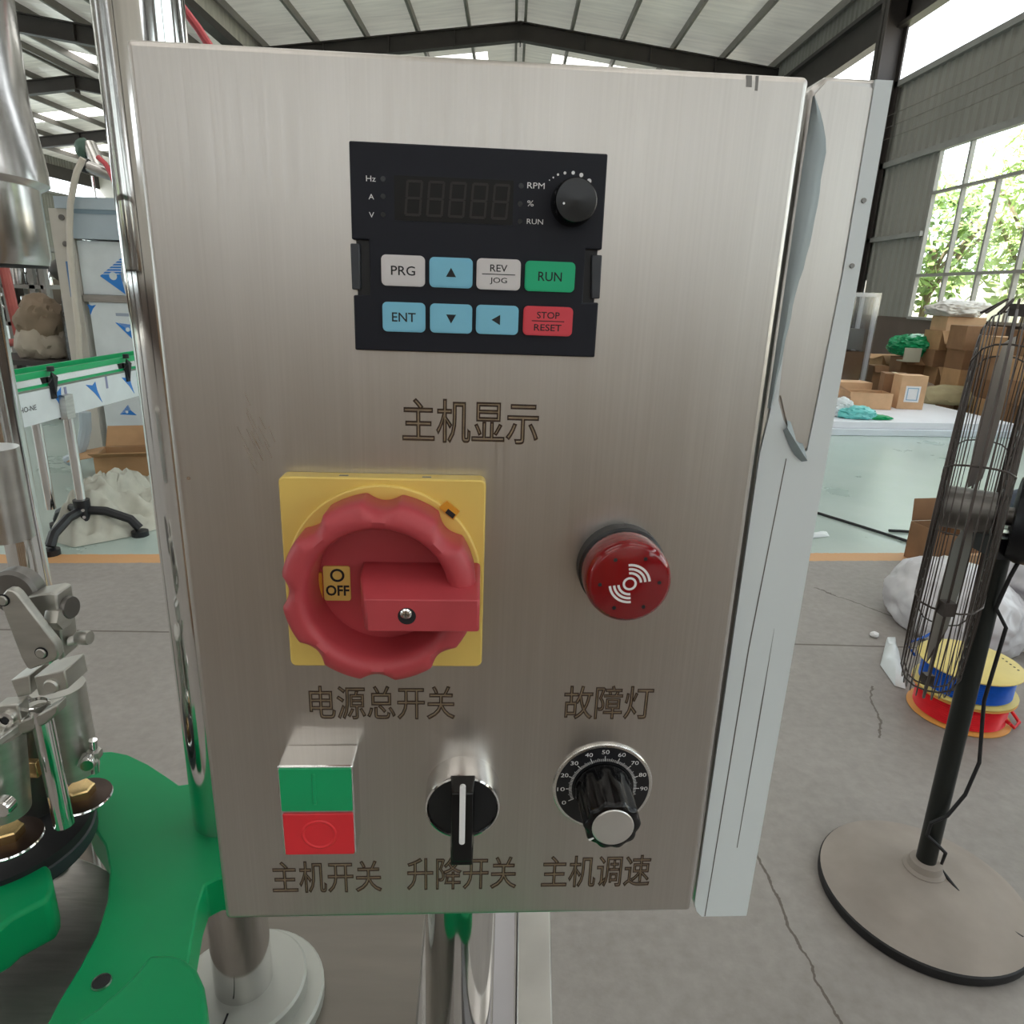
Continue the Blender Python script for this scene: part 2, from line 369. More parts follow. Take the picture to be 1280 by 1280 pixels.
# valley gutter, purlins, rafters, columns, crane beam
m = MB().m(M_DARK); m.box((-7.15, -13, 6.80), (-6.85, 42, 6.98)); m.m(M_FOIL); m.box((-7.02, -13, 6.98), (-6.99, 42, 7.6)); m.build('trim_2', props=ST)
for c, hw, zr, ze in BAYS:
    m = MB().m(M_PURL); L_ = math.hypot(hw, zr - ze); n = int(hw / 1.37)
    for sg in (-1, 1):
        for k in range(n + 1):
            t = (k * 1.37 + (.12 if k == 0 else 0)) / hw; x = c + sg * hw * t; z = zr + (ze - zr) * t
            m.box((x - .035, -13, z - .19), (x + .035, 42, z - .01))
    m.build('trim_%d' % (3 if c == 0 else 4), props=ST)
def rafter(c, hw, zr, ze, Y):
    m = MB().m(M_DARK)
    for sg in (-1, 1):
        P = lambda t, dz: Vector((c + sg * hw * t, 0, zr + (ze - zr) * t + dz))
        for (d0, d1, w_) in ((-.62, -.585, .12), (-.6, -.2, .012), (-.22, -.19, .12)):
            a, b_, c_, e = P(0, d0), P(1, d0), P(1, d1), P(0, d1)
            pts = [p + Vector((0, Y - w_, 0)) for p in (a, b_, c_, e)]; m.prism(pts, (0, 2 * w_, 0))
        for t in (.25, .5, .75): p = P(t, -.6); m.box((p.x - .01, Y - .11, p.z), (p.x + .01, Y + .11, p.z + .4))
    m.box((c - .015, Y - .14, zr - .72), (c + .015, Y + .14, zr - .2))
    m.build('rafter', props=ST)
for Y in (-8.5, -1, 6.5, 14.0, 21.5, 29, 36.5): rafter(0.0, 7.0, 8.4, 7.55, Y)
for Y in (-8, -1, 6, 13, 20, 26.9, 33.8): rafter(-15.0, 8.0, 8.05, 7.0, Y)
def hcol(X, Y, h, w=.42, d=.30):
    m = MB().m(M_DARK); m.box((X - w / 2, Y - d / 2, 0), (X - w / 2 + .03, Y + d / 2, h)); m.box((X + w / 2 - .03, Y - d / 2, 0), (X + w / 2, Y + d / 2, h)); m.box((X - w / 2, Y - .015, 0), (X + w / 2, Y + .015, h))
    m.build('column', props=ST)
for Y in (-8, -.5, 7.0, 14.6, 22, 29.5, 37): hcol(6.72, Y, 7.3)
for Y in (-8, -1, 6, 13, 20, 26.9, 33.8): hcol(-22.7, Y, 6.9)
for Y in (-8, -.5, 14.7, 22.2, 29.8, 37): hcol(-7.05, Y, 6.75)
m = MB().m(M_DARK)
m.box((6.78, -13, 6.82), (6.98, 42, 6.90)); m.box((6.9, -13, 6.2), (6.94, 42, 6.85)); m.box((6.78, -13, 6.17), (6.98, 42, 6.24)); m.build('trim_5', props=ST)
m = MB().m(M_DARK); m.box((-22.98, -13, 6.0), (-22.85, 42, 6.6)); m.build('trim_6', props=ST)
m = MB().m(M_PURL)
for z0 in (4.55, 4.75, 4.35): m.tube([(6.85, 15 - k * 1.5, z0 - .05 * math.sin(k * .9) + .012 * k) for k in range(0, 19)], .008, 5)
m.build('trim_7', props=ST)
# yard outside: compound wall and trees
m = MB().m(mat('render_white', '#efe7da', .8, 0, .04, 1)); m.box((15, -20, -.05), (15.3, 60, 2.5)); m.build('wall_yard', props=ST)
M_LEAF = mat('leaves', '#93ad62', .55, 0, .45, 5); M_LEAF2 = mat('leaves_pale', '#b5c883', .55, 0, .35, 5); M_BARK = mat('bark', '#8a7a66', .85, 0, .2, 8)
def tree(x, y, h, r, lm, lab, seed):
    rnd = random.Random(seed); t = thing('tree', lab, 'tree', (x, y, -.05))
    m = MB().m(M_BARK); top = Vector((x + rnd.uniform(-.4, .4), y + rnd.uniform(-.4, .4), h * .62))
    m.tube([(x, y, -.05), (x + .05, y - .04, h * .3), top], .12, 8)
    for k in range(5):
        a = rnd.uniform(0, 6.28); m.tube([(x + .02, y, h * .32 + k * .2), Vector((x + math.cos(a) * r * .5, y + math.sin(a) * r * .5, h * .55 + k * .2)), Vector((x + math.cos(a) * r * .8, y + math.sin(a) * r * .8, h * .68 + k * .15))], .05, 6)
    m.build('trunk', t)
    m = MB().m(lm)
    for k in range(1500):
        d = Vector((rnd.gauss(0, 1), rnd.gauss(0, 1), rnd.gauss(0, 1))).normalized() * rnd.uniform(.3, 1) ** .6
        k2 = 1 + .35 * noise.noise(d * 2.3 + Vector((seed, 0, 0)))
        c = Vector((x + d.x * r * k2, y + d.y * r * k2, h * .64 + d.z * h * .42 * k2)); s_ = rnd.uniform(.10, .22)
        a = Vector((rnd.gauss(0, 1), rnd.gauss(0, 1), rnd.gauss(0, 1))).normalized(); b_ = a.orthogonal().normalized()
        m.poly([c - a * s_, c + b_ * s_ * .45, c + a * s_, c - b_ * s_ * .45])
    m.build('crown', t, flat=True)
tree(11.2, 13.6, 4.4, 1.45, M_LEAF, 'broad bushy tree outside the window, nearest the upper right panes', 3)
tree(12.2, 17.2, 5.6, 1.5, M_LEAF2, 'tall pale green tree outside, seen through the middle panes', 4)
tree(12.0, 21.2, 4.8, 1.5, M_LEAF, 'dark green tree outside, seen through the leftmost panes', 5)
tree(20.5, 20.0, 8.0, 3.0, M_LEAF2, 'large pale tree rising behind the white yard wall outside', 6)
tree(20.5, 29.5, 8.5, 3.0, M_LEAF, 'far tree rising behind the yard wall at the left of the window', 8)

# ================================================================== CONTROL BOX
PSI = math.radians(3.0); OX = Vector((-.27 * math.sin(PSI), .27 * math.cos(PSI), 1.4))
BOXE = thing('control_box', 'brushed stainless steel control box with keypad, switches and knobs on its front', 'control box', OX, PSI)
def V(u, v, h): return Vector((u / 1000, -h / 1000, v / 1000))          # millimetres on the panel -> box space
def FR(h0): return lambda u, v, h: V(u, v, h0 + h)
def mm(): return MB()
def uvprism(mb, pts, h0, h1): return mb.prism([V(u, v, h0) for u, v in pts], V(0, 0, h1 - h0) - V(0, 0, 0))
# body behind
m = mm().m(M_STEEL); uvprism(m, [(-106, -284), (106, -284), (106, 64), (-106, 64)], -112, -3); m.build('body', BOXE, bevel=.002, local=True)
# front sheet
m = mm().m(M_PANEL); uvprism(m, rrect(-115.5, -296.5, 115.3, 74.8, 2.2, 4), -14, 0)
fp = m.build('front_panel', BOXE, bevel=.003, seg=4, local=True, label='brushed stainless front sheet with rounded edges')
for q_ in ([(93, 70.5), (95, 70.5), (94.6, 74), (92.6, 74)], [(96.2, 69.5), (97.2, 69.5), (97, 74), (96, 74)]): m = mm().m(M_DARKST); uvprism(m, q_, -.2, .12); m.build('dark_nick', fp, local=True, label='dark nick at the top edge')
m = mm().m(M_CHROME)
for k in range(18):
    a = random.uniform(-.45, -.3); u = -84 + random.gauss(0, 3.2); v = -56 + random.gauss(0, 6); l = random.uniform(5, 10)
    du, dv = l * math.sin(a) * -1, -l * math.cos(a)
    uvprism(m.m(M_CHROME), [(u, v), (u + .16, v), (u + du + .16, v + dv), (u + du, v + dv)], -.1, .04)
m.build('scuff_marks', fp, local=True, label='fan of fine bright scratches on the steel sheet')
m = mm().m(M_CHROME); uvprism(m, circ(-110.2, -74, .8, 8), -.1, .05); m.build('dent_mark', fp, local=True)
# the right hand folded flange with its film
F0 = -6
m = mm().m(M_STEEL); uvprism(m, [(119, -297), (122, -306.5), (148.2, -306.5), (148.2, 77), (124, 77), (119, 73)], -112, F0 - 1); m.build('side_flange', BOXE, bevel=.0015, local=True)
m = mm().m(M_FILM)
def wav(u, v, h): return V(u, v, h)
A = [(119.2, -298), (121, -303), (124, -306.3), (147.8, -306.3), (148, -150), (148, 0), (148, 76.5), (141.5, 76.5), (141.5, 60), (141.5, 10), (139.8, -40), (139, -58.5), (136.5, -60.5), (133, -58), (130, -50), (127, -46), (123.5, -38), (122.5, -12), (121.4, -38), (119.2, -60)]
uvprism(m, A, F0 - 1, F0 + .4)
uvprism(m.m(M_DARKST), [(125.4, -306), (125.8, -306), (126.6, -230), (127.3, -150), (130.8, -62), (130.4, -62), (126.8, -150), (126.1, -230)], F0, F0 + .5)
uvprism(m, [(136.6, -262), (136.9, -262), (137.6, -180), (137.4, -140), (137.1, -180)], F0, F0 + .5)
m.build('protective_film', BOXE, local=True, label='pale blue-white protective film on the flange')
m = mm().m(M_PANEL); uvprism(m, [(121.5, -38), (124.5, -36), (128.5, -46), (133, -57), (136.5, -60), (139, -57), (141.3, 0), (141.6, 74), (124, 75), (120.5, 71)], F0 - 1, F0 - .2); m.build('bare_strip', BOXE, local=True, label='bare beige-grey steel where the film is peeled')
m = mm().m(mat('film_curl', '#9fabaf', .25, 0, .1, 20)); rows = []
for k in range(26):
    v = 70 - k * 4.45; w_ = (7.5 * math.sin(min(1, k / 4) * PI / 2) * (1 - max(0, (k - 9)) / 20)) if k < 14 else 5.0 * (1 - (k - 13) / 16)
    u0 = 119.3; rows.append([V(u0 + w_ * f + (.22 * math.sin(k * 1.9) * f), v, F0 + 1.2 * math.sin(f * PI) + .8 + .8 * f) for f in (0, .25, .5, .75, 1)])
m.loft(rows, close=False, cap=False)
rows = []
for k in range(7):
    f = k / 6; rows.append([V(128.5 + 9.5 * f, -46 - 13 * f + 1.5 * math.sin(f * 9), F0 + .6), V(128 + 10 * f, -49 - 13 * f, F0 + 3 + f), V(127.2 + 10 * f, -50 - 13 * f - 2 * math.sin(f * 3.1), F0 + .8)])
m.loft(rows, close=False, cap=False)
m.build('film_curl', BOXE, local=True, label='peeled curl of grey-blue film')
for (u, v) in ((144.6, 37), (144.4, 14)): m = mm().m(M_DARKST); m.cyl(V(u, v, F0), V(u, v, F0 + 1), .0009, n=12); m.build('rivet', BOXE, local=True)
for v0, v1 in ((-60, -20), (20, 55)): m = mm().m(M_STEEL); m.box(V(-128, v0, -112), V(-90, v1, -157)); m.build('mounting_bracket', BOXE, local=True)
# ---- keypad
m = mm().m(M_KEY)
uvprism(m, [(-43.3, 47.1), (45.8, 46.9), (46, 15.6), (40, 15.7), (40.2, -3), (46.1, -2.7), (46.1, -22.5), (-43.4, -22.5), (-43.4, -3.1), (-37.4, -2.9), (-37.4, 15.9), (-43.4, 15.7)], 0, 3.6)
kp = m.build('keypad', BOXE, bevel=.0005, local=True, label='dark navy drive keypad with a blank display and eight buttons')
m = mm().m(M_BLK); uvprism(m, [(-42.2, -3.4), (44.8, -3.4), (44.8, 16), (-42.2, 16)], 0, 1.2); m.build('base_frame', kp, local=True, label='black recess frame behind the side clips')
m = mm().m(mat('display_window', '#110f0e', .35, 0, .1, 60, spec=.25)); uvprism(m, [(-28.2, 22.6), (13.3, 22.6), (13.3, 37), (-28.2, 37)], 3.4, 3.75)
m.m(mat('unlit_segment', '#211b19', .5))
for k in range(5):
    u0 = -24.5 + k * 7.6
    for (a, b_, c_, d_) in ((0, 11.6, 5, 12.4), (0, 6.2, 5, 7), (0, .8, 5, 1.6), (-.4, 1.2, .4, 6.4), (-.4, 6.8, .4, 12), (4.6, 1.2, 5.4, 6.4), (4.6, 6.8, 5.4, 12)):
        sk = lambda u, v: (u0 + u + v * .08, 23.4 + v)
        uvprism(m, [sk(a, b_), sk(c_, b_), sk(c_, d_), sk(a, d_)], 3.72, 3.9)
m.build('display', kp, local=True)
for s_, bx in (('Hz', (-37.8, 34.7, -34.5, 36.5)), ('A', (-37.1, 29.0, -35.2, 30.7)), ('V', (-37.1, 23.1, -35.3, 24.9)), ('RPM', (18.1, 34.8, 24.2, 36.7)), ('%', (18.3, 29, 20.6, 30.9)), ('RUN', (18.4, 23.2, 24.2, 24.9))):
    m = mm().m(M_WHT); put_text(m, s_, bx, FR(3.68), bold=0.); m.build('printed_legend', kp, local=True, label='white printed %s legend' % s_)
m = mm().m(M_WHT)
for k, (u, v) in enumerate(((25.8, 37.7), (27.1, 38.6), (28.7, 39.6), (31.1, 40.2), (34.0, 40.4), (36.9, 39.8), (39.8, 38.0))): uvprism(m, circ(u, v, .2 + .1 * k, 12), 3.5, 3.68)
m.build('dial_marks', kp, local=True, label='white dots around the small knob')
m = mm().m(M_WHT); uvprism(m, [(34.5 + 7.9 * math.cos(a), 30.5 + 7.9 * math.sin(a)) for a in [x * .1 for x in range(-3, 5)]] + [(34.5 + 7.6 * math.cos(a), 30.5 + 7.6 * math.sin(a)) for a in [x * .1 for x in range(4, -4, -1)]], 3.5, 3.66); m.build('dial_arc', kp, local=True)
for u, v in ((-32, 35.7), (-32.1, 30.1), (-32.2, 24.2), (15.9, 35.5), (15.8, 29.7), (16, 23.9)): m = mm().m(M_BLKG); uvprism(m, circ(u, v, .9, 16), 3.5, 3.7); m.build('indicator_lamp', kp, local=True)
m = mm().m(M_BLKG); prof = [(7.9, 0), (7.9, 2), (7.4, 8.5), (6.9, 9.4), (0.01, 9.6)]
m.lathe(V(34.4, 30.6, 3.4), [(r / 1000, h / 1000) for r, h in prof], (0, -1, 0), 36, cap=False)
m.m(M_WHT); m.cyl(V(30.2, 29.4, 12.4), V(30.2, 29.4, 13.05), .0004, n=8)
m.build('dial_knob', kp, local=True, label='small glossy black knob')
for sgn, pts in ((1, [(-44, 14.4), (-40.7, 14.4), (-40.9, -1.2), (-43.9, -1.2)]), (2, [(42.5, 13.8), (46.3, 13.8), (46.5, -1.3), (43.4, -1.4)])):
    m = mm().m(mat('clip_grey', '#34373d', .4, 0, .1, 30)); uvprism(m, pts, 0, 3.4); m.build('side_clip', kp, bevel=.0004, local=True)
M_BW = mat('button_white', '#d6d2d3', .5, 0, .03, 60); M_BB = mat('button_blue', '#7fc3de', .5, 0, .04, 60); M_BG = mat('button_green', '#15b07d', .5, 0, .04, 60); M_BR = mat('button_red', '#d94552', .5, 0, .04, 60)
M_INK = mat('ink_black', '#15161b', .6)
def tri(k, u, v, s): return [(u + s * math.cos(math.radians(k + a)), v + s * math.sin(math.radians(k + a))) for a in (0, 120, 240)]
for (u0, v0, u1, v1, mt, leg, lab) in ((-33.1, .6, -17.6, 11.1, M_BW, ('PRG',), 'white PRG button'), (-16, .6, -.5, 10.9, M_BB, 90, 'blue up-arrow button'), (.9, .5, 16.8, 11.1, M_BW, ('REV', 'JOG'), 'white REV JOG button'), (18.4, .5, 36.6, 10.9, M_BG, ('RUN',), 'green RUN button'),
                                 (-33, -15.4, -17.5, -5, M_BB, ('ENT',), 'blue ENT button'), (-15.8, -15.3, -.4, -5, M_BB, -90, 'blue down-arrow button'), (1, -15.2, 16.6, -4.9, M_BB, 180, 'blue left-arrow button'), (18.4, -15.1, 36.7, -4.7, M_BR, ('STOP', 'RESET'), 'red STOP RESET button')):
    m = mm().m(mt); uvprism(m, rrect(u0, v0, u1, v1, 1.7), 3.2, 4.7); uvprism(m, rrect(u0 + .5, v0 + .5, u1 - .5, v1 - .5, 1.5), 4.6, 5.0); m.m(M_INK); c = (u0 + u1) / 2; v = (v0 + v1) / 2
    if isinstance(leg, tuple):
        if len(leg) == 1: put_text(m, leg[0], (c - 4.3, v - 1.6, c + 4.3, v + 1.6), FR(5.04), bold=.008)
        else:
            w_ = 3.1 if leg[0] == 'REV' else 4.2; put_text(m, leg[0], (c - w_, v + .9, c + w_, v + 3.3), FR(5.04), bold=.008); put_text(m, leg[1], (c - w_ - (.9 if leg[0] == 'STOP' else 0), v - 3.5, c + w_ + (.9 if leg[0] == 'STOP' else 0), v - 1.1), FR(5.04), bold=.008)
            uvprism(m, [(c - 6, v - .15), (c + 6, v - .15), (c + 6, v + .15), (c - 6, v + .15)], 4.9, 5.04)
    else: uvprism(m, tri(leg, c, v - (.4 if leg == 90 else -.4 if leg == -90 else 0), 2.1), 4.9, 5.04)
    m.build('button', kp, local=True, label=lab)
# ---- main switch
m = mm().m(M_YEL); CX, CY = -33.7, -111.2
uvprism(m, rrect(-73.6, -152.2, 6.1, -70.3, 2.5), 0, 8)
uvprism(m, circ(CX, CY, 38.5, 64), 7, 9.5); m.m(M_DARKST)
for u in (-49.2, -17.1): uvprism(m, [(u - 2.2, -71.5), (u + 2.2, -71.5), (u + 2.2, -70.2), (u - 2.2, -70.2)], 3.5, 6)
ms = m.build('main_switch', BOXE, bevel=.0008, local=True, label='yellow square plate with red rotary main switch')
m = mm().m(M_RED)
def ringprof(r0, off, th):
    d = min(abs(((th - math.radians(88) - k * PI / 4 + PI) % (2 * PI)) - PI) for k in range(8)); dip = max(0, 1 - (d / .185) ** 2)
    return r0 - off * dip
NR = 320; rings = []
for (kind, r, h) in (('i', 25.2, 9.5), ('o', 35.0, 9.5), ('o', 36.6, 12), ('o', 36.9, 25), ('o', 36.2, 27.4), ('o', 34.6, 29.3), ('i', 30.4, 30.4), ('i', 28.0, 29.6), ('i', 26.4, 26), ('i', 25.2, 9.5)):
    rings.append([V(CX + (ringprof(r, 3.1, t) if kind == 'o' else r) * math.cos(t), CY + (ringprof(r, 3.1, t) if kind == 'o' else r) * math.sin(t), h) for t in [2 * PI * k / NR for k in range(NR)]])
m.loft(rings, cap=False); uvprism(m, circ(CX, CY, 26, 64), 9.4, 11.5)
gr = m.build('grip_ring', ms, local=True, label='red scalloped grip ring', ang=50)
m = mm().m(M_RED)
def pt(u, v, h): return V(u, v, h)
m.hull([pt(-42, -103.5, 11), pt(4.5, -103.5, 11), pt(-42, -121.5, 11), pt(4.5, -121.5, 11), pt(-37.6, -107.7, 38), pt(4.2, -107.5, 38), pt(-37.4, -120.4, 38), pt(4.2, -120.2, 38), pt(-41, -104, 24), pt(-41, -119.6, 24)])
hd = m.build('handle_bar', ms, bevel=.0009, local=True, label='red handle bar across the ring')
m = mm().m(M_INK); m.cyl(V(-22.3, -114.0, 37.9), V(-22.3, -114.0, 38.15), .0033, n=24); m.m(M_CHROME); m.lathe(V(-22.6, -113.0, 38.1), [(.0021, 0), (.0021, .0003), (.0015, .0008), (.0001, .0009)], (0, -1, 0), 16, cap=False)
m.m(M_DARKST); m.box(V(-23.8, -113.2, 39.0), V(-21.4, -112.8, 38.9)); m.box(V(-22.8, -114.2, 39.0), V(-22.4, -111.8, 38.9)); m.build('screw', ms, local=True)
m = mm().m(M_YEL); uvprism(m, rrect(-57.4, -120.1, -46.9, -105.3, 1), 11.3, 12.2); m.m(M_INK); put_text(m, 'OFF', (-56.6, -118.0, -47.4, -113.4), FR(12.25), bold=.028)
a = [(-51.9 + 2.8 * math.cos(t), -109.2 + 2.8 * math.sin(t)) for t in [2 * PI * k / 32 for k in range(33)]]; b_ = [(-51.9 + 1.9 * math.cos(t), -109.2 + 1.9 * math.sin(t)) for t in [2 * PI * k / 32 for k in range(33)]]
m.loft([[V(u, v, 12.15) for u, v in a[:-1]], [V(u, v, 12.3) for u, v in a[:-1]], [V(u, v, 12.3) for u, v in b_[:-1]], [V(u, v, 12.15) for u, v in b_[:-1]]], cap=False)
m.build('off_plate', ms, local=True, label='yellow window marked O OFF')
for q_, h0, h1 in ((rrect(-60.4, -121, -57.9, -108, .6), 11.3, 12.6), ([(-21, -133.5), (-12, -128), (-14.5, -124), (-20, -126)], 11, 12.5), ([(-12, -81), (-6.5, -86), (-4, -82.5), (-9, -78.3)], 9, 10.2)):
    m = mm().m(M_ORG); uvprism(m, q_, h0, h1); m.build('amber_insert', ms, local=True)
for q_, h0, h1 in (([(-18, -130), (-14, -128), (-14.5, -126), (-18.3, -127.5)], 12.4, 12.7), ([(-9.6, -83), (-6.7, -85.4), (-5.6, -83.8), (-8.5, -81.4)], 10, 10.4)):
    m = mm().m(M_INK); uvprism(m, q_, h0, h1); m.build('dark_slot', ms, local=True)
m = mm().m(mat('red_embossed', '#8e2f36', .4)); put_text(m, 'ON', (-31.5, -90.5, -26.5, -86.5), FR(11.62)); m.build('embossed_mark', ms, local=True)
# ---- alarm lamp
LX, LY = 63.2, -107.8
m = mm().m(M_BLK); m.lathe(V(LX, LY, 0), [(r / 1000, h / 1000) for r, h in ((18.2, 0), (18.2, 6), (17.4, 7), (17.4, 9))], (0, -1, 0), 48)
al = m.build('alarm_lamp', BOXE, local=True, label='round red alarm lamp and buzzer with white sound-wave mark')
M_LENS = bpy.data.materials.new('red_lens'); M_LENS.use_nodes = True; b_ = M_LENS.node_tree.nodes['Principled BSDF']
b_.inputs['Base Color'].default_value = lin('#a8101c'); b_.inputs['Roughness'].default_value = .12; b_.inputs['Transmission Weight'].default_value = .45; b_.inputs['IOR'].default_value = 1.45; b_.inputs['Coat Weight'].default_value = .5
m = mm().m(M_LENS); m.lathe(V(LX, LY, 8.5), [(r / 1000, h / 1000) for r, h in ((17.4, 0), (17.4, 8), (16.8, 10.4), (15.6, 11.6), (15.0, 11.9), (.01, 12.0))], (0, -1, 0), 56, cap=False)
m.build('lens', al, local=True, label='translucent red lens')
m = mm().m(mat('lamp_inner', '#4a0a10', .5)); m.cyl(V(LX, LY, 8.8), V(LX, LY, 12), .0155, n=40)
m.m(mat('lamp_led', '#d02222', .3))
for k in range(6): t = k * PI / 3 + .4; m.cyl(V(LX + 11 * math.cos(t), LY + 11 * math.sin(t), 11.8), V(LX + 11 * math.cos(t), LY + 11 * math.sin(t), 13.5), .0024, n=12)
m.build('lamp_core', al, local=True)
m = mm().m(M_WHT)
def arcband(r0, r1, a0, a1, h0=20.35, h1=20.6, n=16):
    A_ = [(LX + r0 * math.cos(math.radians(a0 + (a1 - a0) * k / n)), LY + r0 * math.sin(math.radians(a0 + (a1 - a0) * k / n))) for k in range(n + 1)]
    B_ = [(LX + r1 * math.cos(math.radians(a0 + (a1 - a0) * k / n)), LY + r1 * math.sin(math.radians(a0 + (a1 - a0) * k / n))) for k in range(n + 1)]
    m.loft([[V(*A_[k], h0), V(*B_[k], h0), V(*B_[k], h1), V(*A_[k], h1)] for k in range(n + 1)])
arcband(1.9, 2.8, 0, 360, n=32)
for r in (4.0, 5.7, 7.4): arcband(r, r + .95, 8, 98); arcband(r, r + .95, 188, 278)
m.build('sound_wave_mark', al, local=True)
m = mm().m(M_INK)
for k in range(6): t = k * PI / 3 + .05; m.cyl(V(LX + 11.8 * math.cos(t), LY + 11.8 * math.sin(t), 20.2), V(LX + 11.8 * math.cos(t), LY + 11.8 * math.sin(t), 20.55), .0008, n=10)
m.build('sound_hole', al, local=True)
# ---- twin push button
m = mm().m(M_CHROME); uvprism(m, rrect(-80.6, -244, -48.4, -196.7, 1.2), 0, 14.6)
tb = m.build('push_button_pair', BOXE, bevel=.0006, local=True, label='chrome block with green start above red stop button')
M_PG = mat('push_green', '#12a065', .32, 0, .05, 40); M_PR = mat('push_red', '#df2f38', .32, 0, .05, 40)
m = mm().m(M_PG); uvprism(m, rrect(-79.8, -219.6, -49.1, -197.5, .8), 13, 15.4); uvprism(m, rrect(-66.0, -216, -64.3, -200, .7), 15.2, 15.75); m.build('start_button', tb, bevel=.0004, local=True, label='green button with raised bar')
m = mm().m(M_PR); uvprism(m, rrect(-79.6, -243.2, -49.0, -221.1, .8), 13, 15.4)
m.loft([[V(-64.2 + r * math.cos(t), -232.1 + r * math.sin(t), h) for t in [2 * PI * k / 40 for k in range(40)]] for r, h in ((7.9, 15.3), (7.5, 15.75), (6.6, 15.75), (6.2, 15.3))], cap=False)
m.build('stop_button', tb, bevel=.0004, local=True, label='red button with raised circle')
# ---- selector
SX, SY = -1.0, -219.8
m = mm().m(M_CHROME); m.lathe(V(SX, SY, 0), [(r / 1000, h / 1000) for r, h in ((16.9, 0), (16.9, 12.6), (16.5, 13.8), (15.8, 14.2), (15.2, 13.6), (15.0, 12.0))], (0, -1, 0), 56)
sw = m.build('selector_switch', BOXE, local=True, label='chrome bezel selector switch with black lever')
m = mm().m(M_BLK); m.cyl(V(SX, SY, 11.8), V(SX, SY, 13.2), .0151, n=48); m.build('dial_face', sw, local=True)
m = mm().m(M_BLKG)
m.hull([pt(SX + u, SY + v, h) for u, v, h in ((-5.4, 17, 13), (5.4, 17, 13), (-5.4, -20.5, 13), (5.4, -20.5, 13), (-4.3, 16.5, 24.5), (4.3, 16.5, 24.5), (-4.3, -20, 24.5), (4.3, -20, 24.5), (-4.9, 10, 24.6), (-3.6, 3, 25.0))] )
m.hull([pt(SX + u, SY + v, h) for u, v, h in ((-5, -14, 14), (5, -14, 14), (-5.3, -21.8, 14), (5.3, -21.8, 14), (-4.8, -14, 24), (4.8, -14, 24), (-4.8, -22.2, 24), (4.8, -22.2, 24))])
lv = m.build('lever', sw, bevel=.0007, local=True)
m = mm().m(M_WHT); uvprism(m, rrect(SX - 1.25, SY - 9.5, SX + 1.25, SY + 17.8 + 3.4, 1.2), 24.2, 25.3); m.build('pointer_line', sw, local=True, label='white pointer line')
# ---- speed dial
DX, DY = 64.2, -219.6
m = mm().m(mat('bezel_silver', (.8, .79, .77, 1), .25, 1, .05, 40)); m.lathe(V(DX, DY, 0), [(r / 1000, h / 1000) for r, h in ((23.6, 0), (23.6, .8), (23.1, 1.2), (22.0, 1.25), (21.9, 1.0))], (0, -1, 0), 72)
dl = m.build('speed_dial', BOXE, local=True, label='round black speed dial numbered 0 to 90 with a ridged knob')
m = mm().m(M_BLK); m.cyl(V(DX, DY, .6), V(DX, DY, 1.3), .0219, n=72)
m.m(M_WHT)
for k in range(101):
    t = math.radians(205 - k * 2.3); r0, r1 = (14.6, 17.3) if k % 10 == 0 else (14.6, 16.4) if k % 5 == 0 else (14.6, 15.9); w_ = .13 if k % 10 == 0 else .07
    c_, s_ = math.cos(t), math.sin(t); uvprism(m, [(DX + r0 * c_ - w_ * s_, DY + r0 * s_ + w_ * c_), (DX + r1 * c_ - w_ * s_, DY + r1 * s_ + w_ * c_), (DX + r1 * c_ + w_ * s_, DY + r1 * s_ - w_ * c_), (DX + r0 * c_ + w_ * s_, DY + r0 * s_ - w_ * c_)], 1.2, 1.42)
for k in range(10):
    t = math.radians(205 - k * 23); u, v = DX + 19.6 * math.cos(t), DY + 19.6 * math.sin(t); hw = 1.0 if k == 0 else 1.75
    put_text(m, str(k * 10), (u - hw, v - 1.05, u + hw, v + 1.05), FR(1.42))
m.build('dial_scale', dl, local=True, label='black scale with white numbers and ticks')
m = mm().m(M_BLKG); rings = []; NK = 120
for r, h, lob in ((13.4, 1.6, 0), (13.6, 3, .0), (13.0, 6, .0), (12.8, 7, 1.0), (12.2, 24.8, 1.0), (11.4, 26.2, .8), (9.6, 26.6, 0)):
    rings.append([V(DX + (r + lob * (.55 * math.cos(10 * t))) * math.cos(t), DY + (r + lob * (.55 * math.cos(10 * t))) * math.sin(t), h) for t in [2 * PI * k / NK for k in range(NK)]])
m.loft(rings); m.m(M_WHT); t = math.radians(215); c_, s_ = math.cos(t), math.sin(t)
uvprism(m, [(DX + 9.8 * c_ - .35 * s_, DY + 9.8 * s_ + .35 * c_), (DX + 12.2 * c_ - .35 * s_, DY + 12.2 * s_ + .35 * c_), (DX + 12.2 * c_ + .35 * s_, DY + 12.2 * s_ - .35 * c_), (DX + 9.8 * c_ + .35 * s_, DY + 9.8 * s_ - .35 * c_)], 26.0, 26.75)
m.build('ridged_knob', dl, local=True, label='black ridged knob', ang=50)
m = mm().m(mat('spun_aluminium', (.85, .85, .84, 1), .3, 1, .05, 40)); m.lathe(V(DX, DY, 26), [(.0092, 0), (.0092, .0008), (.0088, .0011), (.00001, .0011)], (0, -1, 0), 48, cap=False); m.build('knob_cap', dl, local=True, label='silver spun metal cap')
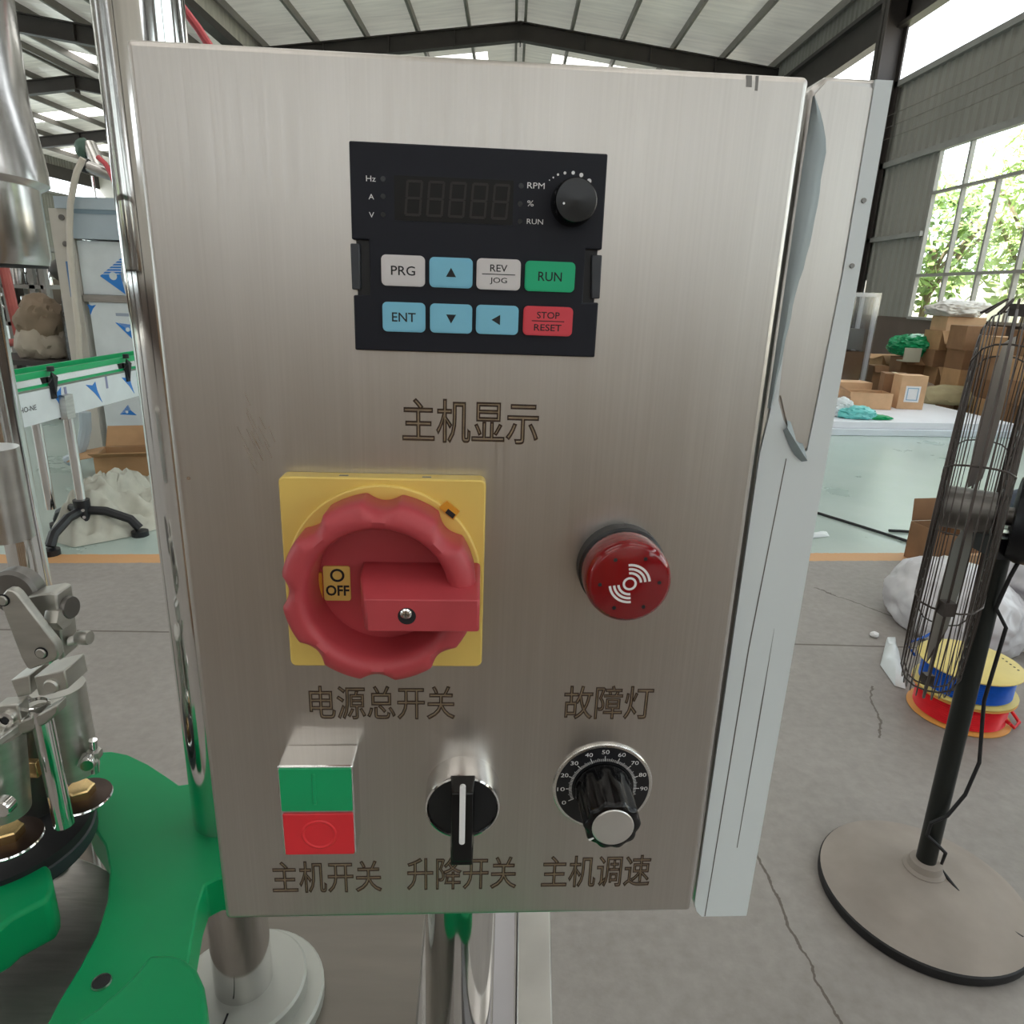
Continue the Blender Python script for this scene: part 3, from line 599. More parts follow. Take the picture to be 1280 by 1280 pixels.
# ---- engraved captions
for body, bx, lab in (('主机显示', (-26.9, -57.6, 26.4, -40.2), 'etched Chinese caption under the keypad'), ('电源总开关', (-69, -183.6, -5, -166.3), 'etched Chinese caption under the red main switch'), ('故障灯', (43.5, -183.6, 84.1, -166), 'etched Chinese caption under the red lamp'),
                      ('主机开关', (-91.7, -280.9, -39.4, -261.6), 'etched Chinese caption under the green and red buttons'), ('升降开关', (-27.5, -280.2, 25.9, -260.2), 'etched Chinese caption under the selector lever'), ('主机调速', (38, -280, 92.2, -260.3), 'etched Chinese caption under the speed dial')):
    m = mm().m(M_ETCHF); put_text(m, body, bx, FR(.03)); m.m(M_ETCH); put_text(m, body, bx, FR(.04), outline=.019)
    m.build('engraved_caption', BOXE, local=True, label=lab, flat=True)

# ================================================================== BOTTLING MACHINE (left)
MC = thing('capping_machine', 'stainless capping machine with green plastic star wheel guides and gripper head', 'machine', (-.3, .45, 0))
def PF(mb, pxs, Y, t): return mb.prism([AY(x, y, Y) for x, y in pxs], (0, t, 0))     # upright plate facing the aisle
def PT(mb, pxs, z, t): return mb.prism([FL(x, y, z) for x, y in pxs], (0, 0, -t))   # level plate
POLE = Vector((-.211, .45, 0))
m = MB().m(M_CHROME); m.cyl(POLE + Vector((0, 0, .8)), POLE + Vector((0, 0, 1.9)), .0237, n=48); m.build('support_pole', MC, label='polished round post behind the control box')
m = MB().m(mat('collar_grey', '#b9bab4', .45, .3, .05, 10)); m.lathe(POLE + Vector((0, 0, .80)), [(.066, 0), (.066, .010), (.064, .012), (.052, .012), (.052, .026), (.050, .028), (.0245, .028)], n=48)
m.m(M_INK); m.box((POLE.x - .003, POLE.y - .05, .8275), (POLE.x - .0015, POLE.y - .03, .8285)); m.build('post_collar', MC)
m = MB().m(mat('deck_grey', '#7c756d', .42, .35, .06, 12, (1, 6, 1))); m.prism([(-1.0, .10, .80), (-.045, .10, .80), (-.075, .72, .80), (-1.0, .72, .80)], (0, 0, -.02)); m.build('deck_plate', MC, bevel=.001, label='grey brushed deck plate')
m = MB().m(M_STEEL); m.box((-.98, .12, .06), (-.09, .70, .78)); m.build('base_cabinet', MC)
m = MB().m(M_GREEN); m.prism([(x, y, .90) for x, y in [(-.03 + (.118 + .018 * math.cos(6 * a)) * math.cos(a), .225 + (.118 + .018 * math.cos(6 * a)) * math.sin(a)) for a in [2 * PI * k / 96 for k in range(96)]]], (0, 0, -.03)); m.build('star_wheel', MC, bevel=.002, label='unseen green star wheel added below the control box for its reflection')  # unseen wheel added below the view for green reflections in column and panel
m = MB().m(M_CHROME); m.cyl((-.0245, .42, .02), (-.0245, .42, 1.02), .0265, n=48); m.build('polished_column', MC, label='mirror polished column reflecting the green guides')
m = MB().m(mat('channel_white', '#b5b1b4', .4, .2, .05, 10)); m.prism([(.004, .10, .80), (.020, .10, .80), (.0245, .72, .80), (.004, .72, .80)], (0, 0, -.05)); m.build('side_channel', MC)
m = MB().m(M_STEEL); m.prism([(.018, .10, .803), (.043, .10, .803), (.066, .72, .803), (.030, .72, .803)], (0, 0, -.06)); m.build('edge_rail', MC, bevel=.0015)
# green guides
zg = 1.0
m = MB().m(M_GREEN)
PT(m, [(95, 985), (118, 940), (140, 939), (160, 943), (185, 955), (208, 970), (224, 981), (245, 978), (262, 983), (300, 990), (305, 1060), (290, 1095), (272, 1098), (256, 1106), (248, 1130), (240, 1175), (232, 1225), (226, 1300), (48, 1300), (75, 1248), (100, 1207), (122, 1165), (134, 1125), (137, 1088), (131, 1056), (113, 1030)], zg, .030)
gp = m.build('guide_plate', MC, bevel=.0015, label='large green plastic guide plate')
p = FL(127, 1228, zg); m = MB().m(M_INK); m.cyl(p + Vector((0, 0, -.002)), p + Vector((0, 0, .0006)), .0048, n=20); m.m(M_STEEL); m.lathe(p, [(.0048, 0), (.0052, .0012), (.0056, 0)], n=20, cap=False); m.build('screw_hole', MC)
p = FL(210, 1035, zg)
zu = 1.042
m = MB().m(M_GREEN); PT(m, [(187, 1192), (214, 1192), (232, 1198), (246, 1210), (255, 1230), (259, 1255), (258, 1320), (-60, 1420), (-60, 1330), (60, 1290), (95, 1276), (125, 1256), (150, 1234), (172, 1212)], zu, .040); m.build('star_wheel', MC, bevel=.003, seg=3, label='green star wheel lobe at the bottom edge')
m = MB().m(M_GREEN); PT(m, [(-80, 1105), (-20, 1092), (0, 1086), (30, 1076), (52, 1074), (62, 1084), (66, 1100), (66, 1112), (60, 1124), (40, 1134), (15, 1147), (0, 1160), (-80, 1200)], 1.02, .034); m.build('star_wheel', MC, bevel=.003, seg=3, label='green star wheel finger at the left edge')
m = MB().m(M_PLATE); PT(m, [(50, 1062), (62, 1064), (96, 1071), (120, 1080), (150, 1096), (170, 1300), (-90, 1300), (-90, 1110), (0, 1080)], .952, .012); m.build('turntable', MC, bevel=.001, label='dull grey steel plate under the guides')
p = FL(70, 1085, .952); m = MB().m(M_DARKST); m.cyl(p, p + Vector((0, 0, .004)), .0085, n=20); m.m(M_STEEL); m.cyl(p, p + Vector((0, 0, .006)), .006, n=6); m.m(M_INK); m.cyl(p + Vector((0, 0, .005)), p + Vector((0, 0, .0064)), .003, n=6); m.build('plate_bolt', MC)
p = AY(110, 1062, .475); m = MB().m(M_CHROME); m.cyl((p.x, .475, .80), (p.x, .475, .985), .012, n=24); m.build('spacer_post', MC)
# capping head
HC = Vector((-.351, .405, 0))
m = MB().m(mat('bright_steel', (.66, .64, .62, 1), .17, 1, .08, 10, (1, 1, 6), .01)); m.lathe(HC, [(.0855, 1.75), (.0850, 1.492), (.0888, 1.457), (.0888, 1.449), (.0835, 1.446), (.0838, 1.410), (.0825, 1.405), (.078, 1.405), (.078, 1.43)], n=72); hd = m.build('head_cylinder', MC, label='big brushed steel head cylinder at the top left')
m = MB().m(M_RUBBER); m.lathe(HC, [(.0815, 1.4035), (.0815, 1.4055), (.05, 1.4055), (.05, 1.4035)], n=64); m.build('bottom_seal', MC)
m = MB().m(M_CHROME); m.cyl((-.366, .5, 1.03), (-.366, .5, 1.405), .0128, n=32); m.build('guide_tube', MC, label='thin polished vertical tube')
m = MB().m(M_STEEL); q0 = AY(2, 560, .37); q1 = AY(2, 672, .37); m.lathe((q0.x - .006, .37, q1.z), [(.0105, .003), (.013, 0), (.013, q0.z - q1.z)][::1], n=28); m.build('stub_cylinder', MC)
m = MB().m(M_RUBBER); m.cyl(HC + Vector((0, 0, 1.005)), HC + Vector((0, 0, 1.024)), .0565, n=72); m.m(mat('dark_rim', '#33383c', .4)); m.lathe(HC, [(.0565, 1.006), (.0578, 1.007), (.0578, 1.016), (.0565, 1.017)], n=72, cap=False); m.build('gripper_ring', MC, label='black round ring under the grippers')
m = MB().m(mat('red_tube', '#d0545a', .4)); m.tube([AY(x, y, .62) for x, y in ((222, 2), (236, 20), (248, 36), (262, 58), (280, 90))], .0032, 8); m.build('air_tube', MC, label='red air tube above the box')
# clamps
def rod(mt, a, b_, r, Y, name, n=20, label=None, r2=None):
    m = MB().m(mt); m.cyl(AY(*a, Y), AY(*b_, Y), r, r2, n=n); return m.build(name, MC, label=label)
rod(M_CAST, (72, 858), (94, 962), .0165, .418, 'gripper_cylinder', 32, 'pale steel gripper cylinder', .0155)
rod(M_CAST, (-8, 915), (4, 1012), .0165, .372, 'gripper_cylinder', 32, 'pale steel gripper cylinder cut by the left edge', .0155)
rod(M_CHROME, (50, 885), (80, 1030), .0062, .380, 'gripper_rod')
rod(M_DARKST, (35, 880), (45, 1010), .012, .42, 'inner_shaft')
# cross bracket
m = MB().m(M_CAST); PF(m, [(-5, 908), (6, 920), (18, 923), (32, 918), (58, 905), (72, 892), (72, 880), (50, 892), (26, 902), (22, 880), (-5, 882)], .374, .010); PT(m, [(-5, 925), (26, 903), (50, 893), (74, 878), (84, 866), (60, 868), (20, 885)], 1.132, .006); m.build('cross_bracket', MC, bevel=.0012)
p = AY(9, 898, .374); m = MB().m(M_CHROME); m.lathe(p, [(.0052, 0), (.0052, .0022), (.0030, .0024), (.0028, .0010)], (0, -1, 0), 24); m.m(M_INK); m.cyl(p + Vector((0, -.0005, 0)), p + Vector((0, -.0024, 0)), .0024, n=6); m.build('socket_bolt', MC)
m = MB().m(M_CAST); PF(m, [(13, 850), (36, 844), (39, 868), (22, 873)], .385, .02); m.build('clamp_block', MC, bevel=.0008)
m = MB().m(M_CAST); PF(m, [(42, 846), (80, 838), (85, 861), (56, 870), (48, 870)], .385, .022); m.build('clamp_block', MC, bevel=.0008)
p = AY(65, 857, .385); m = MB().m(M_CAST); m.lathe(p, [(.0048, 0), (.0048, .0012), (.0038, .0022)], (0, -1, 0), 24); m.build('pivot_pin', MC)
m = MB().m(M_CHROME); p = AY(45, 882, .385); m.lathe(p, [(.0065, 0), (.0082, .001), (.0065, .0022)], n=28, cap=False); m.build('lock_washer', MC)
# lever
m = MB().m(M_CAST); PF(m, [(1, 745), (8, 737), (16, 738), (22, 743), (70, 806), (73, 820), (69, 826), (38, 837), (34, 836), (26, 822), (2, 760)], .372, .006); m.build('toggle_lever', MC, bevel=.001, label='slanted steel toggle lever plate')
for x, y in ((4, 750), (52, 816)):
    p = AY(x, y, .372); m = MB().m(M_INK); m.cyl(p, p + Vector((0, -.0006, 0)), .0038, n=20); m.m(M_CAST); m.lathe(p, [(.0031, 0), (.0031, .001), (.0026, .0016)], (0, -1, 0), 20); m.build('pivot_pin', MC)
m = MB().m(M_CAST); PF(m, [(33, 746), (62, 741), (70, 743), (74, 775), (80, 822), (74, 826), (50, 800)], .384, .016); m.build('toggle_body', MC, bevel=.001)
m = MB().m(M_DARKST); p = AY(12, 745, .388); m.lathe(p + Vector((0, .012, 0)), [(.0150, 0), (.0150, .008), (.013, .010)], (0, -1, 0), 32); m.build('roller', MC)
def hexbolt(px, py, Y, ax, r, l, mt, name, n=6): 
    p = AY(px, py, Y); a = Vector(ax).normalized(); m = MB().m(mt); m.lathe(p - a * l / 2, [(r * .92, 0), (r, l * .12), (r, l * .88), (r * .92, l)], a, n); return m.build(name, MC)
AX = (1, -.12, .06)
hexbolt(67, 752, .392, AX, .0075, .007, M_CAST, 'hex_nut'); hexbolt(73, 772, .386, AX, .0075, .009, M_CAST, 'hex_nut'); hexbolt(83, 759, .392, AX, .0072, .008, M_DARKST, 'bolt_head', 20)
hexbolt(82, 803, .392, AX, .0052, .006, M_CAST, 'hex_nut'); m = MB().m(M_CAST); a, b_ = AY(70, 806, .392), AY(106, 797, .390); m.cyl(a, b_, .0024, n=12)
for k in range(7): q0 = a.lerp(b_, .42 + .05 * k); m.lathe(q0, [(.0024, -.0006), (.003, 0), (.0024, .0006)], b_ - a, 12, cap=False)
m.build('adjuster_screw', MC); hexbolt(105, 797, .390, AX, .0045, .008, M_CAST, 'bolt_head', 12)
hexbolt(110, 952, .405, (.4, -1, .1), .0062, .008, M_CAST, 'hex_nut'); hexbolt(110, 953, .400, (.4, -1, .1), .0042, .009, M_CHROME, 'bolt_head', 16); rod(M_CHROME, (116, 925), (119, 965), .0028, .41, 'side_pin', 12); hexbolt(118, 942, .41, (.1, -.1, 1), .005, .006, M_CAST, 'hex_nut')
# washers and brass
for px, py, Y in ((101, 990, .418), (10, 1042, .372)):
    p = AY(px, py, Y); m = MB().m(mat('cup_dark', '#4a3c36', .35, .7, .1, 20)); m.lathe(p + Vector((0, 0, -.006)), [(.0145, 0), (.0195, .001), (.0195, .003), (.012, .004)], n=40); m.m(M_CHROME); m.lathe(p + Vector((0, 0, -.006)), [(.0196, .0005), (.0201, .0015), (.0196, .0026)], n=40, cap=False); m.build('cup_washer', MC)
    m = MB().m(M_BRASS); m.lathe(p + Vector((0, 0, -.003)), [(.0095, 0), (.0095, .007), (.0085, .008)], n=6); m.build('brass_nut', MC, label='brass hexagon nut')
p = AY(42, 960, .40); m = MB().m(M_BRASS); m.box(p + Vector((-.004, -.003, -.006)), p + Vector((.004, .003, .006))); m.build('brass_fitting', MC, bevel=.0006)
p = AY(10, 1003, .356); m = MB().m(M_CHROME); m.lathe(p, [(.0058, 0), (.0058, .006), (.005, .007)], (0, -1, 0), 20); m.build('bolt_head', MC)

# ================================================================== CONVEYOR AND MACHINES FAR LEFT
XC = -2.45
CV = thing('conveyor', 'conveyor with green side rails and film-covered frame on a tripod leg', 'conveyor', (XC, 3.7, 0))
m = MB().m(M_FILM); m.box((XC - .09, 2.6, .685), (XC - .085, 5.3, .845)); m.box((XC + .085, 2.6, .685), (XC + .09, 5.3, .845)); m.m(M_STEEL); m.box((XC - .085, 2.6, .70), (XC + .085, 5.3, .72)); m.m(mat('chain_grey', '#9aa09a', .5, .3, .2, 40)); m.box((XC - .08, 2.6, .835), (XC + .08, 5.3, .845))
m.build('frame', CV, label='white film-covered side panel')
def AXP(px, py, X):                                     # sight line met with a long wall
    d = ray(px, py); return EYE + d * (X / d.x)
def logo(root, pts, hole, nn, half=False, stripes=7):
    """three-cornered blue print (left tip, top corner, lower tip) with a round eye"""
    L_, T_, B_ = [Vector(p) for p in pts]; nn = Vector(nn) * .0012; m = MB().m(M_FILMB); C = L_ + (T_ - L_) * hole[0] + (B_ - L_) * hole[1]
    mid = L_.lerp((T_ + B_) / 2, .88); tri_ = lambda a, b_, c_: m.prism([a - nn, b_ - nn, c_ - nn], nn * 2)
    if half: m.prism([p - nn for p in (L_, L_.lerp(T_, .5) + (B_ - L_) * .12, T_, T_.lerp(B_, .5) + (L_ - B_) * .10, B_, L_.lerp(B_, .5) + (T_ - L_) * .1)], nn * 2)
    else:
        tri_(L_, mid, B_)
        for k in range(stripes):
            f0, f1 = k / stripes, (k + .62) / stripes; a0, a1 = L_.lerp(T_, f0), L_.lerp(T_, f1); b0, b1 = mid.lerp(T_, f0), mid.lerp(T_, f1); m.prism([a0 - nn, b0 - nn, b1 - nn, a1 - nn], nn * 2)
        m.m(M_FILM); r = (T_ - B_).length * .11; ex = (mid - L_).normalized(); ey = nn.cross(ex).normalized()
        m.prism([C + (ex * math.cos(t) + ey * math.sin(t)) * r - nn * 1.6 for t in [2 * PI * k / 24 for k in range(24)]], nn * 3.2)
    m.build('film_logo', root, flat=True, label='blue three-cornered film logo')
XF = XC + .0905
for pts in (((63, 489), (76, 484), (80, 517)), ((107, 481), (119, 477), (128, 503)), ((152, 472), (162, 468), (168, 492)), ((196, 462), (205, 459), (212, 480)), ((8, 512), (22, 506), (28, 531))): logo(CV, [AXP(x, y, XF) for x, y in pts], (.3, .3), (1, 0, 0), True)
M_FINK = mat('film_ink_grey', '#8a90b0', .5)
for x, y in ((82, 492), (133, 478), (172, 466)):
    m = MB().m(M_FINK); p = AXP(x, y, XF); m.box((XF - .001, p.y - .008, p.z - .035), (XF + .001, p.y + .012, p.z + .035)); m.build('film_print', CV)
m = MB().m(M_INK); p = AXP(25, 514, XF); q0 = AXP(45, 507, XF); put_text(m, 'HO-NE', (p.y, p.z - .012, q0.y, p.z + .014), lambda u, v, h: Vector((XF + .001, u, v))); m.build('ink_note', CV)
M_GR = mat('rail_green', '#12a866', .3, 0, .05, 6)
for sx in (-1, 1):
    m = MB().m(M_GR); m.box((XC + sx * .075 - .008, 2.6, .905), (XC + sx * .075 + .008, 5.3, .935)); m.box((XC + sx * .075 - .006, 2.6, .855), (XC + sx * .075 + .006, 5.3, .870)); m.m(M_CHROME); m.box((XC + sx * .082 - .003, 2.6, .872), (XC + sx * .082 + .003, 5.3, .903))
    m.build('guide_rail', CV, label='green and silver guide rail')
for y in (3.05, 3.62, 4.35, 5.05):
    m = MB().m(M_BLK); m.box((XC + .09, y - .016, .79), (XC + .102, y + .016, .90)); m.hull([Vector((XC + .088, y - .02, .86)), Vector((XC + .12, y - .02, .90)), Vector((XC + .12, y + .02, .90)), Vector((XC + .088, y + .02, .86)), Vector((XC + .10, y, .93)), Vector((XC + .11, y, .80))]); m.cyl((XC + .10, y, .93), (XC + .10, y, .955), .017, n=12); m.build('rail_clamp', CV, label='black rail clamp with knob')
m = MB().m(M_STEEL); m.box((XC + .088, 3.66, .675), (XC + .125, 3.73, .80)); m.build('leg_bracket', CV)
for dx in (-.075, .10):
    m = MB().m(M_CHROME); m.cyl((XC + dx, 3.70, .16), (XC + dx, 3.70, .70), .025, n=24); m.build('leg', CV, label='polished tube leg')
m = MB().m(M_BLK)
for ang in (10, 150, 265):
    t = math.radians(ang); d = Vector((math.cos(t), math.sin(t), 0)); o = Vector((XC + .10, 3.70, 0))
    m.tube([o + Vector((0, 0, .16)), o + d * .12 + Vector((0, 0, .15)), o + d * .24 + Vector((0, 0, .10)), o + d * .28 + Vector((0, 0, .045))], .026, 8); m.cyl(o + d * .28, o + d * .28 + Vector((0, 0, .03)), .045, n=16)
m.cyl((XC + .10, 3.70, .10), (XC + .10, 3.70, .22), .042, n=20); m.m(M_CHROME)
for z in (.135, .175): m.cyl((XC + .13, 3.655, z), (XC + .136, 3.645, z), .009, n=10)
m.build('tripod_foot', CV, label='black plastic tripod foot')

CB = thing('filling_machine', 'tall film-covered machine cabinet with tank and valve on top, behind the conveyor', 'machine', (-2.7, 5.7, 0))
m = MB().m(M_FILM); m.box((-3.17, 5.45, .05), (-2.05, 6.3, 1.22)); m.build('lower_door', CB, bevel=.004); 
m = MB().m(M_FILM); m.box((-3.21, 5.47, 1.27), (-2.05, 6.3, 1.65)); m.build('upper_door', CB, bevel=.004)
m = MB().m(M_FILMBG); m.box((-3.22, 5.43, 1.66), (-2.05, 6.3, 1.83)); m.m(mat('film_bluedark', '#7f93a0', .35)); m.box((-3.22, 5.425, 1.83), (-2.05, 6.3, 1.86)); m.m(M_FILMBG); m.box((-3.3, 5.42, 1.86), (-2.05, 6.3, 1.94)); m.build('hood', CB, label='blue-grey film-covered hood')
m = MB().m(M_STEEL); m.box((-3.2, 5.44, 1.22), (-2.05, 6.3, 1.27)); m.build('middle_rail', CB)
m = MB().m(mat('film_warm', '#c3bdb4', .5, 0, .05, 6)); m.box((-3.36, 5.44, .05), (-3.215, 5.56, 1.86)); m.m(mat('film_ink_blue', '#5a7fae', .5)); m.box((-3.29, 5.436, 1.25), (-3.255, 5.44, 1.5)); m.m(M_DARKST)
for z in (1.80, 1.62): m.cyl((-3.27, 5.43, z), (-3.27, 5.44, z), .02, n=12)
m.build('corner_post', CB)
YF = 5.469
for pts, Y_ in ((((125, 345), (152, 322), (157, 368)), 5.469), (((144, 403), (171, 407), (173, 431)), 5.449), (((109, 380), (120, 381), (113, 394)), 5.449), (((150, 518), (160, 506), (171, 519)), 5.449)): logo(CB, [AY(x, y, Y_) for x, y in pts], (.28, .28), (0, -1, 0), pts[0][0] == 109, 7)
for x0, y0, x1, y1, Y_ in ((113, 446, 129, 450, 5.449), (145, 392, 166, 395, 5.449), (150, 340, 153, 352, 5.469)):
    m = MB().m(mat('film_ink_faint', '#9aa5b5', .5)); a, b_ = AY(x0, y1, Y_), AY(x1, y0, Y_); m.box((a.x, Y_ - .001, a.z), (b_.x, Y_ + .001, b_.z)); m.build('film_print', CB)
m = MB().m(M_STEEL); m.lathe((-2.55, 5.85, 1.94), [(.48, 0), (.48, .12), (.42, .24), (.2, .31), (.01, .32)], n=48); m.build('tank', CB)
m = MB().m(M_STEEL); a = AY(112, 182, 5.7); b_ = AY(125, 212, 5.6); m.cyl(a, b_, .05, n=16); m.cyl(b_, AY(150, 222, 5.6), .035, n=16); m.m(M_BLK); c_ = AY(104, 206, 5.55); m.cyl(c_, AY(110, 208, 5.55), .05, n=16); m.m(M_STEEL); m.cyl(AY(110, 208, 5.55), AY(142, 220, 5.55), .04, n=16); m.m(M_CHROME); m.cyl(AY(115, 220, 5.5), AY(119, 248, 5.5), .012, n=10); m.m(mat('valve_green', '#4f6a5c', .5)); m.ball(AY(104, 186, 5.68), (.05, .05, .07), 2, .2, 2, 3); m.build('valve', CB, label='steel pneumatic valve with black end')
m = MB().m(mat('red_tube', '#d0545a', .4)); m.tube([AY(122, 196, 5.5), AY(132, 205, 5.5), AY(138, 216, 5.5), AY(142, 226, 5.45), AY(165, 232, 5.45)], .018, 8); m.build('air_tube', CB, label='red air tube')
m = MB().m(mat('clear_hose', '#c9c1b4', .3, 0, .05, 6)); m.tube([AY(x, y, 5.38) for x, y in ((104, 198), (96, 215), (92, 232), (88, 255), (87, 285), (88, 320), (92, 360), (98, 410), (100, 455))], .022, 10); m.build('hose', CB, label='pale clear hose')
m = MB().m(M_FILMBG); m.tube([AY(x, y, 5.0) for x, y in ((106, 515), (107, 535), (103, 555), (96, 570), (84, 576))], .04, 10); tag(m.build('drain_hose'), 'pale grey flexible hose curving down under the conveyor', 'hose')

# rack and goods at far left
RK = thing('parts_rack', 'grey rack crowded with stainless bottling parts at the far left', 'rack', (-6.2, 8.2, 0))
m = MB().m(M_GREY)
xs = [AY(x, 400, 8.0).x for x in (-40, 14, 48, 62)]
for x in xs: m.box((x - .03, 7.98, 0), (x + .03, 8.04, 1.75)); m.box((x - .03, 8.7, 0), (x + .03, 8.76, 1.75))
for z in (.35, .85, 1.25, 1.65): m.box((xs[0], 7.98, z), (xs[-1], 8.76, z + .04))
m.build('frame', RK)
rnd = random.Random(5)
for z in (.89, 1.29, .39):
    for k in range(16):
        x = xs[0] + .1 + (xs[-1] - xs[0] - .2) * k / 15; m = MB().m((M_STEEL, M_CHROME, M_GREY, M_DARKST)[k % 4]); h = rnd.uniform(.12, .3); r = rnd.uniform(.035, .06)
        yk = 8.12 + rnd.uniform(0, .3); m.lathe((x, yk, z), [(r, 0), (r, h * .6), (r * .5, h * .75), (r * .5, h)], n=16)
        tag(m.build('steel_fitting'), 'stainless filling fitting standing on the far left parts rack', 'fitting', 'fittings on the parts rack')
m = MB().m(mat('red_frame', '#b8605a', .5, 0, .1, 5)); a, b_ = AY(4, 330, 7.6), AY(26, 428, 7.6); m.cyl((a.x, 7.6, a.z), (b_.x, 7.6, b_.z), .05, n=10); a, b_ = AY(-14, 330, 7.5), AY(0, 420, 7.5); m.cyl((a.x, 7.5, a.z), (b_.x, 7.5, b_.z), .05, n=10); a, b_ = AY(-20, 428, 7.6), AY(30, 428, 7.6); m.cyl((a.x, 7.6, a.z), (b_.x, 7.6, b_.z), .04, n=10)
for px in (-30, -16): p = AY(px, 428, 7.6); m.cyl((p.x, 7.6, 0), (p.x, 7.6, p.z), .04, n=10)
tag(m.build('lift_frame'), 'red tubular frame leaning in front of the far left parts rack', 'frame')
m = MB().m(mat('brown_paper', '#857360', .8, 0, .15, 4)); p = AY(52, 398, 7.3)
zb = AY(-40, 448, 7.0).z + .002; m.ball((p.x, 7.3, p.z - .02), (.22, .18, .24), 3, .18, 1.8, 4, zb); b2 = AY(56, 440, 7.3); m.m(mat('brown_paper2', '#a39788', .7, 0, .15, 4)); m.ball((b2.x, 7.3, b2.z + .08), (.25, .2, .24), 5, .15, 2, 4, zb); tag(m.build('paper_sack'), 'crumpled brown paper sack on a bench beyond the conveyor', 'sack')
m = MB().m(M_DARK); p0, p1 = AY(-40, 448, 7.0), AY(70, 448, 7.0); m.box((p0.x, 7.0, p0.z - .05), (p1.x, 7.7, p0.z))
for x in (p0.x + .05, p1.x - .1): m.box((x, 7.05, 0), (x + .06, 7.11, p0.z - .05)); m.box((x, 7.6, 0), (x + .06, 7.66, p0.z - .05))
m.box((p0.x, 7.05, .25), (p1.x, 7.65, .3)); tag(m.build('bench'), 'dark low steel bench beyond the conveyor under the sack', 'bench')
m = MB().m(mat('black_wrap', '#4a4c4e', .25, 0, .5, 9, (1, 1, 5), .4, 20)); p = AY(82, 405, 7.0); m.ball((p.x + .05, 7.25, .78), (.2, .2, .80), 4, .07, 3, 4, .003); m.m(M_DARK); m.ball((p.x, 7.25, p.z + .5), (.2, .2, .13), 6, .08, 2, 3); tag(m.build('wrapped_roll'), 'tall roll wrapped in shiny dark film left of the filling machine', 'roll')

# carton and sacking on the green floor
def carton(name, lab, x, y, z, w, d, h, rz=0., mt=None, flaps=(), open_=False, tape=False, group=None, cat='box', sticker=None):
    mt = mt or M_CARD; t = thing(name, lab, cat, (x, y, z), rz, group); m = MB().m(mt); k = .006
    if open_:
        m.box((-w / 2, -d / 2, 0), (w / 2, -d / 2 + k, h)); m.box((-w / 2, d / 2 - k, 0), (w / 2, d / 2, h)); m.box((-w / 2, -d / 2 + k, 0), (-w / 2 + k, d / 2 - k, h)); m.box((w / 2 - k, -d / 2 + k, 0), (w / 2, d / 2 - k, h)); m.m(M_CARDIN); m.box((-w / 2 + k, -d / 2 + k, 0), (w / 2 - k, d / 2 - k, k))
    else: m.box((-w / 2, -d / 2, 0), (w / 2, d / 2, h))
    m.build('body', t, local=True, bevel=.003)
    for side, ang in flaps:
        fm = MB().m(mt); a = math.radians(ang); l = min(w, d) * .48 if side in 'fb' else min(w, d) * .48
        cy_, sy = math.cos(a) * l, math.sin(a) * l
        if side == 'f': fm.prism([(-w / 2 + .004, -d / 2, h), (w / 2 - .004, -d / 2, h), (w / 2 - .01, -d / 2 - cy_, h + sy), (-w / 2 + .01, -d / 2 - cy_, h + sy)], (0, .002, .005))
        if side == 'b': fm.prism([(-w / 2 + .004, d / 2, h), (w / 2 - .004, d / 2, h), (w / 2 - .01, d / 2 + cy_, h + sy), (-w / 2 + .01, d / 2 + cy_, h + sy)], (0, -.002, .005))
        if side == 'l': fm.prism([(-w / 2, -d / 2 + .004, h), (-w / 2, d / 2 - .004, h), (-w / 2 - cy_, d / 2 - .01, h + sy), (-w / 2 - cy_, -d / 2 + .01, h + sy)], (.002, 0, .005))
        if side == 'r': fm.prism([(w / 2, -d / 2 + .004, h), (w / 2, d / 2 - .004, h), (w / 2 + cy_, d / 2 - .01, h + sy), (w / 2 + cy_, -d / 2 + .01, h + sy)], (-.002, 0, .005))
        fm.build('flap', t, local=True)
    if tape: fm = MB().m(mat('packing_tape', '#c9b28d', .3)); fm.box((-.025, -d / 2 - .002, h * .55), (.025, d / 2 + .002, h + .002)); fm.build('tape', t, local=True)
    if sticker:
        fm = MB().m(M_WHT); a, b_, c_, e = sticker; fm.box((a, -d / 2 - .004, b_), (c_, -d / 2, e)); fm.m(mat('sticker_blue', '#8fb4cf', .5)); ww = (c_ - a) * .12
        for (q0, q1, q2, q3) in ((a + ww, b_ + ww, c_ - ww, b_ + ww * 1.5), (a + ww, e - ww * 1.5, c_ - ww, e - ww), (a + ww, b_ + ww, a + ww * 1.5, e - ww), (c_ - ww * 1.5, b_ + ww, c_ - ww, e - ww)): fm.box((q0, -d / 2 - .006, q1), (q2, -d / 2 - .003, q3))
        fm.build('label_sticker', t, local=True)
    return t
p = FL(150, 612); carton('cardboard_box', 'torn open cardboard box behind the grey sacking under the conveyor', p.x - .06, p.y + .36, 0, .46, .36, .19, .3, M_CARD, (('f', 20), ('l', -10), ('b', 50)), True)
p = FL(192, 590); carton('cardboard_box', 'upright cardboard box beside the pole, behind the torn one', p.x + .16, p.y + .10, 0, .3, .2, .30, .1, M_CARD2)
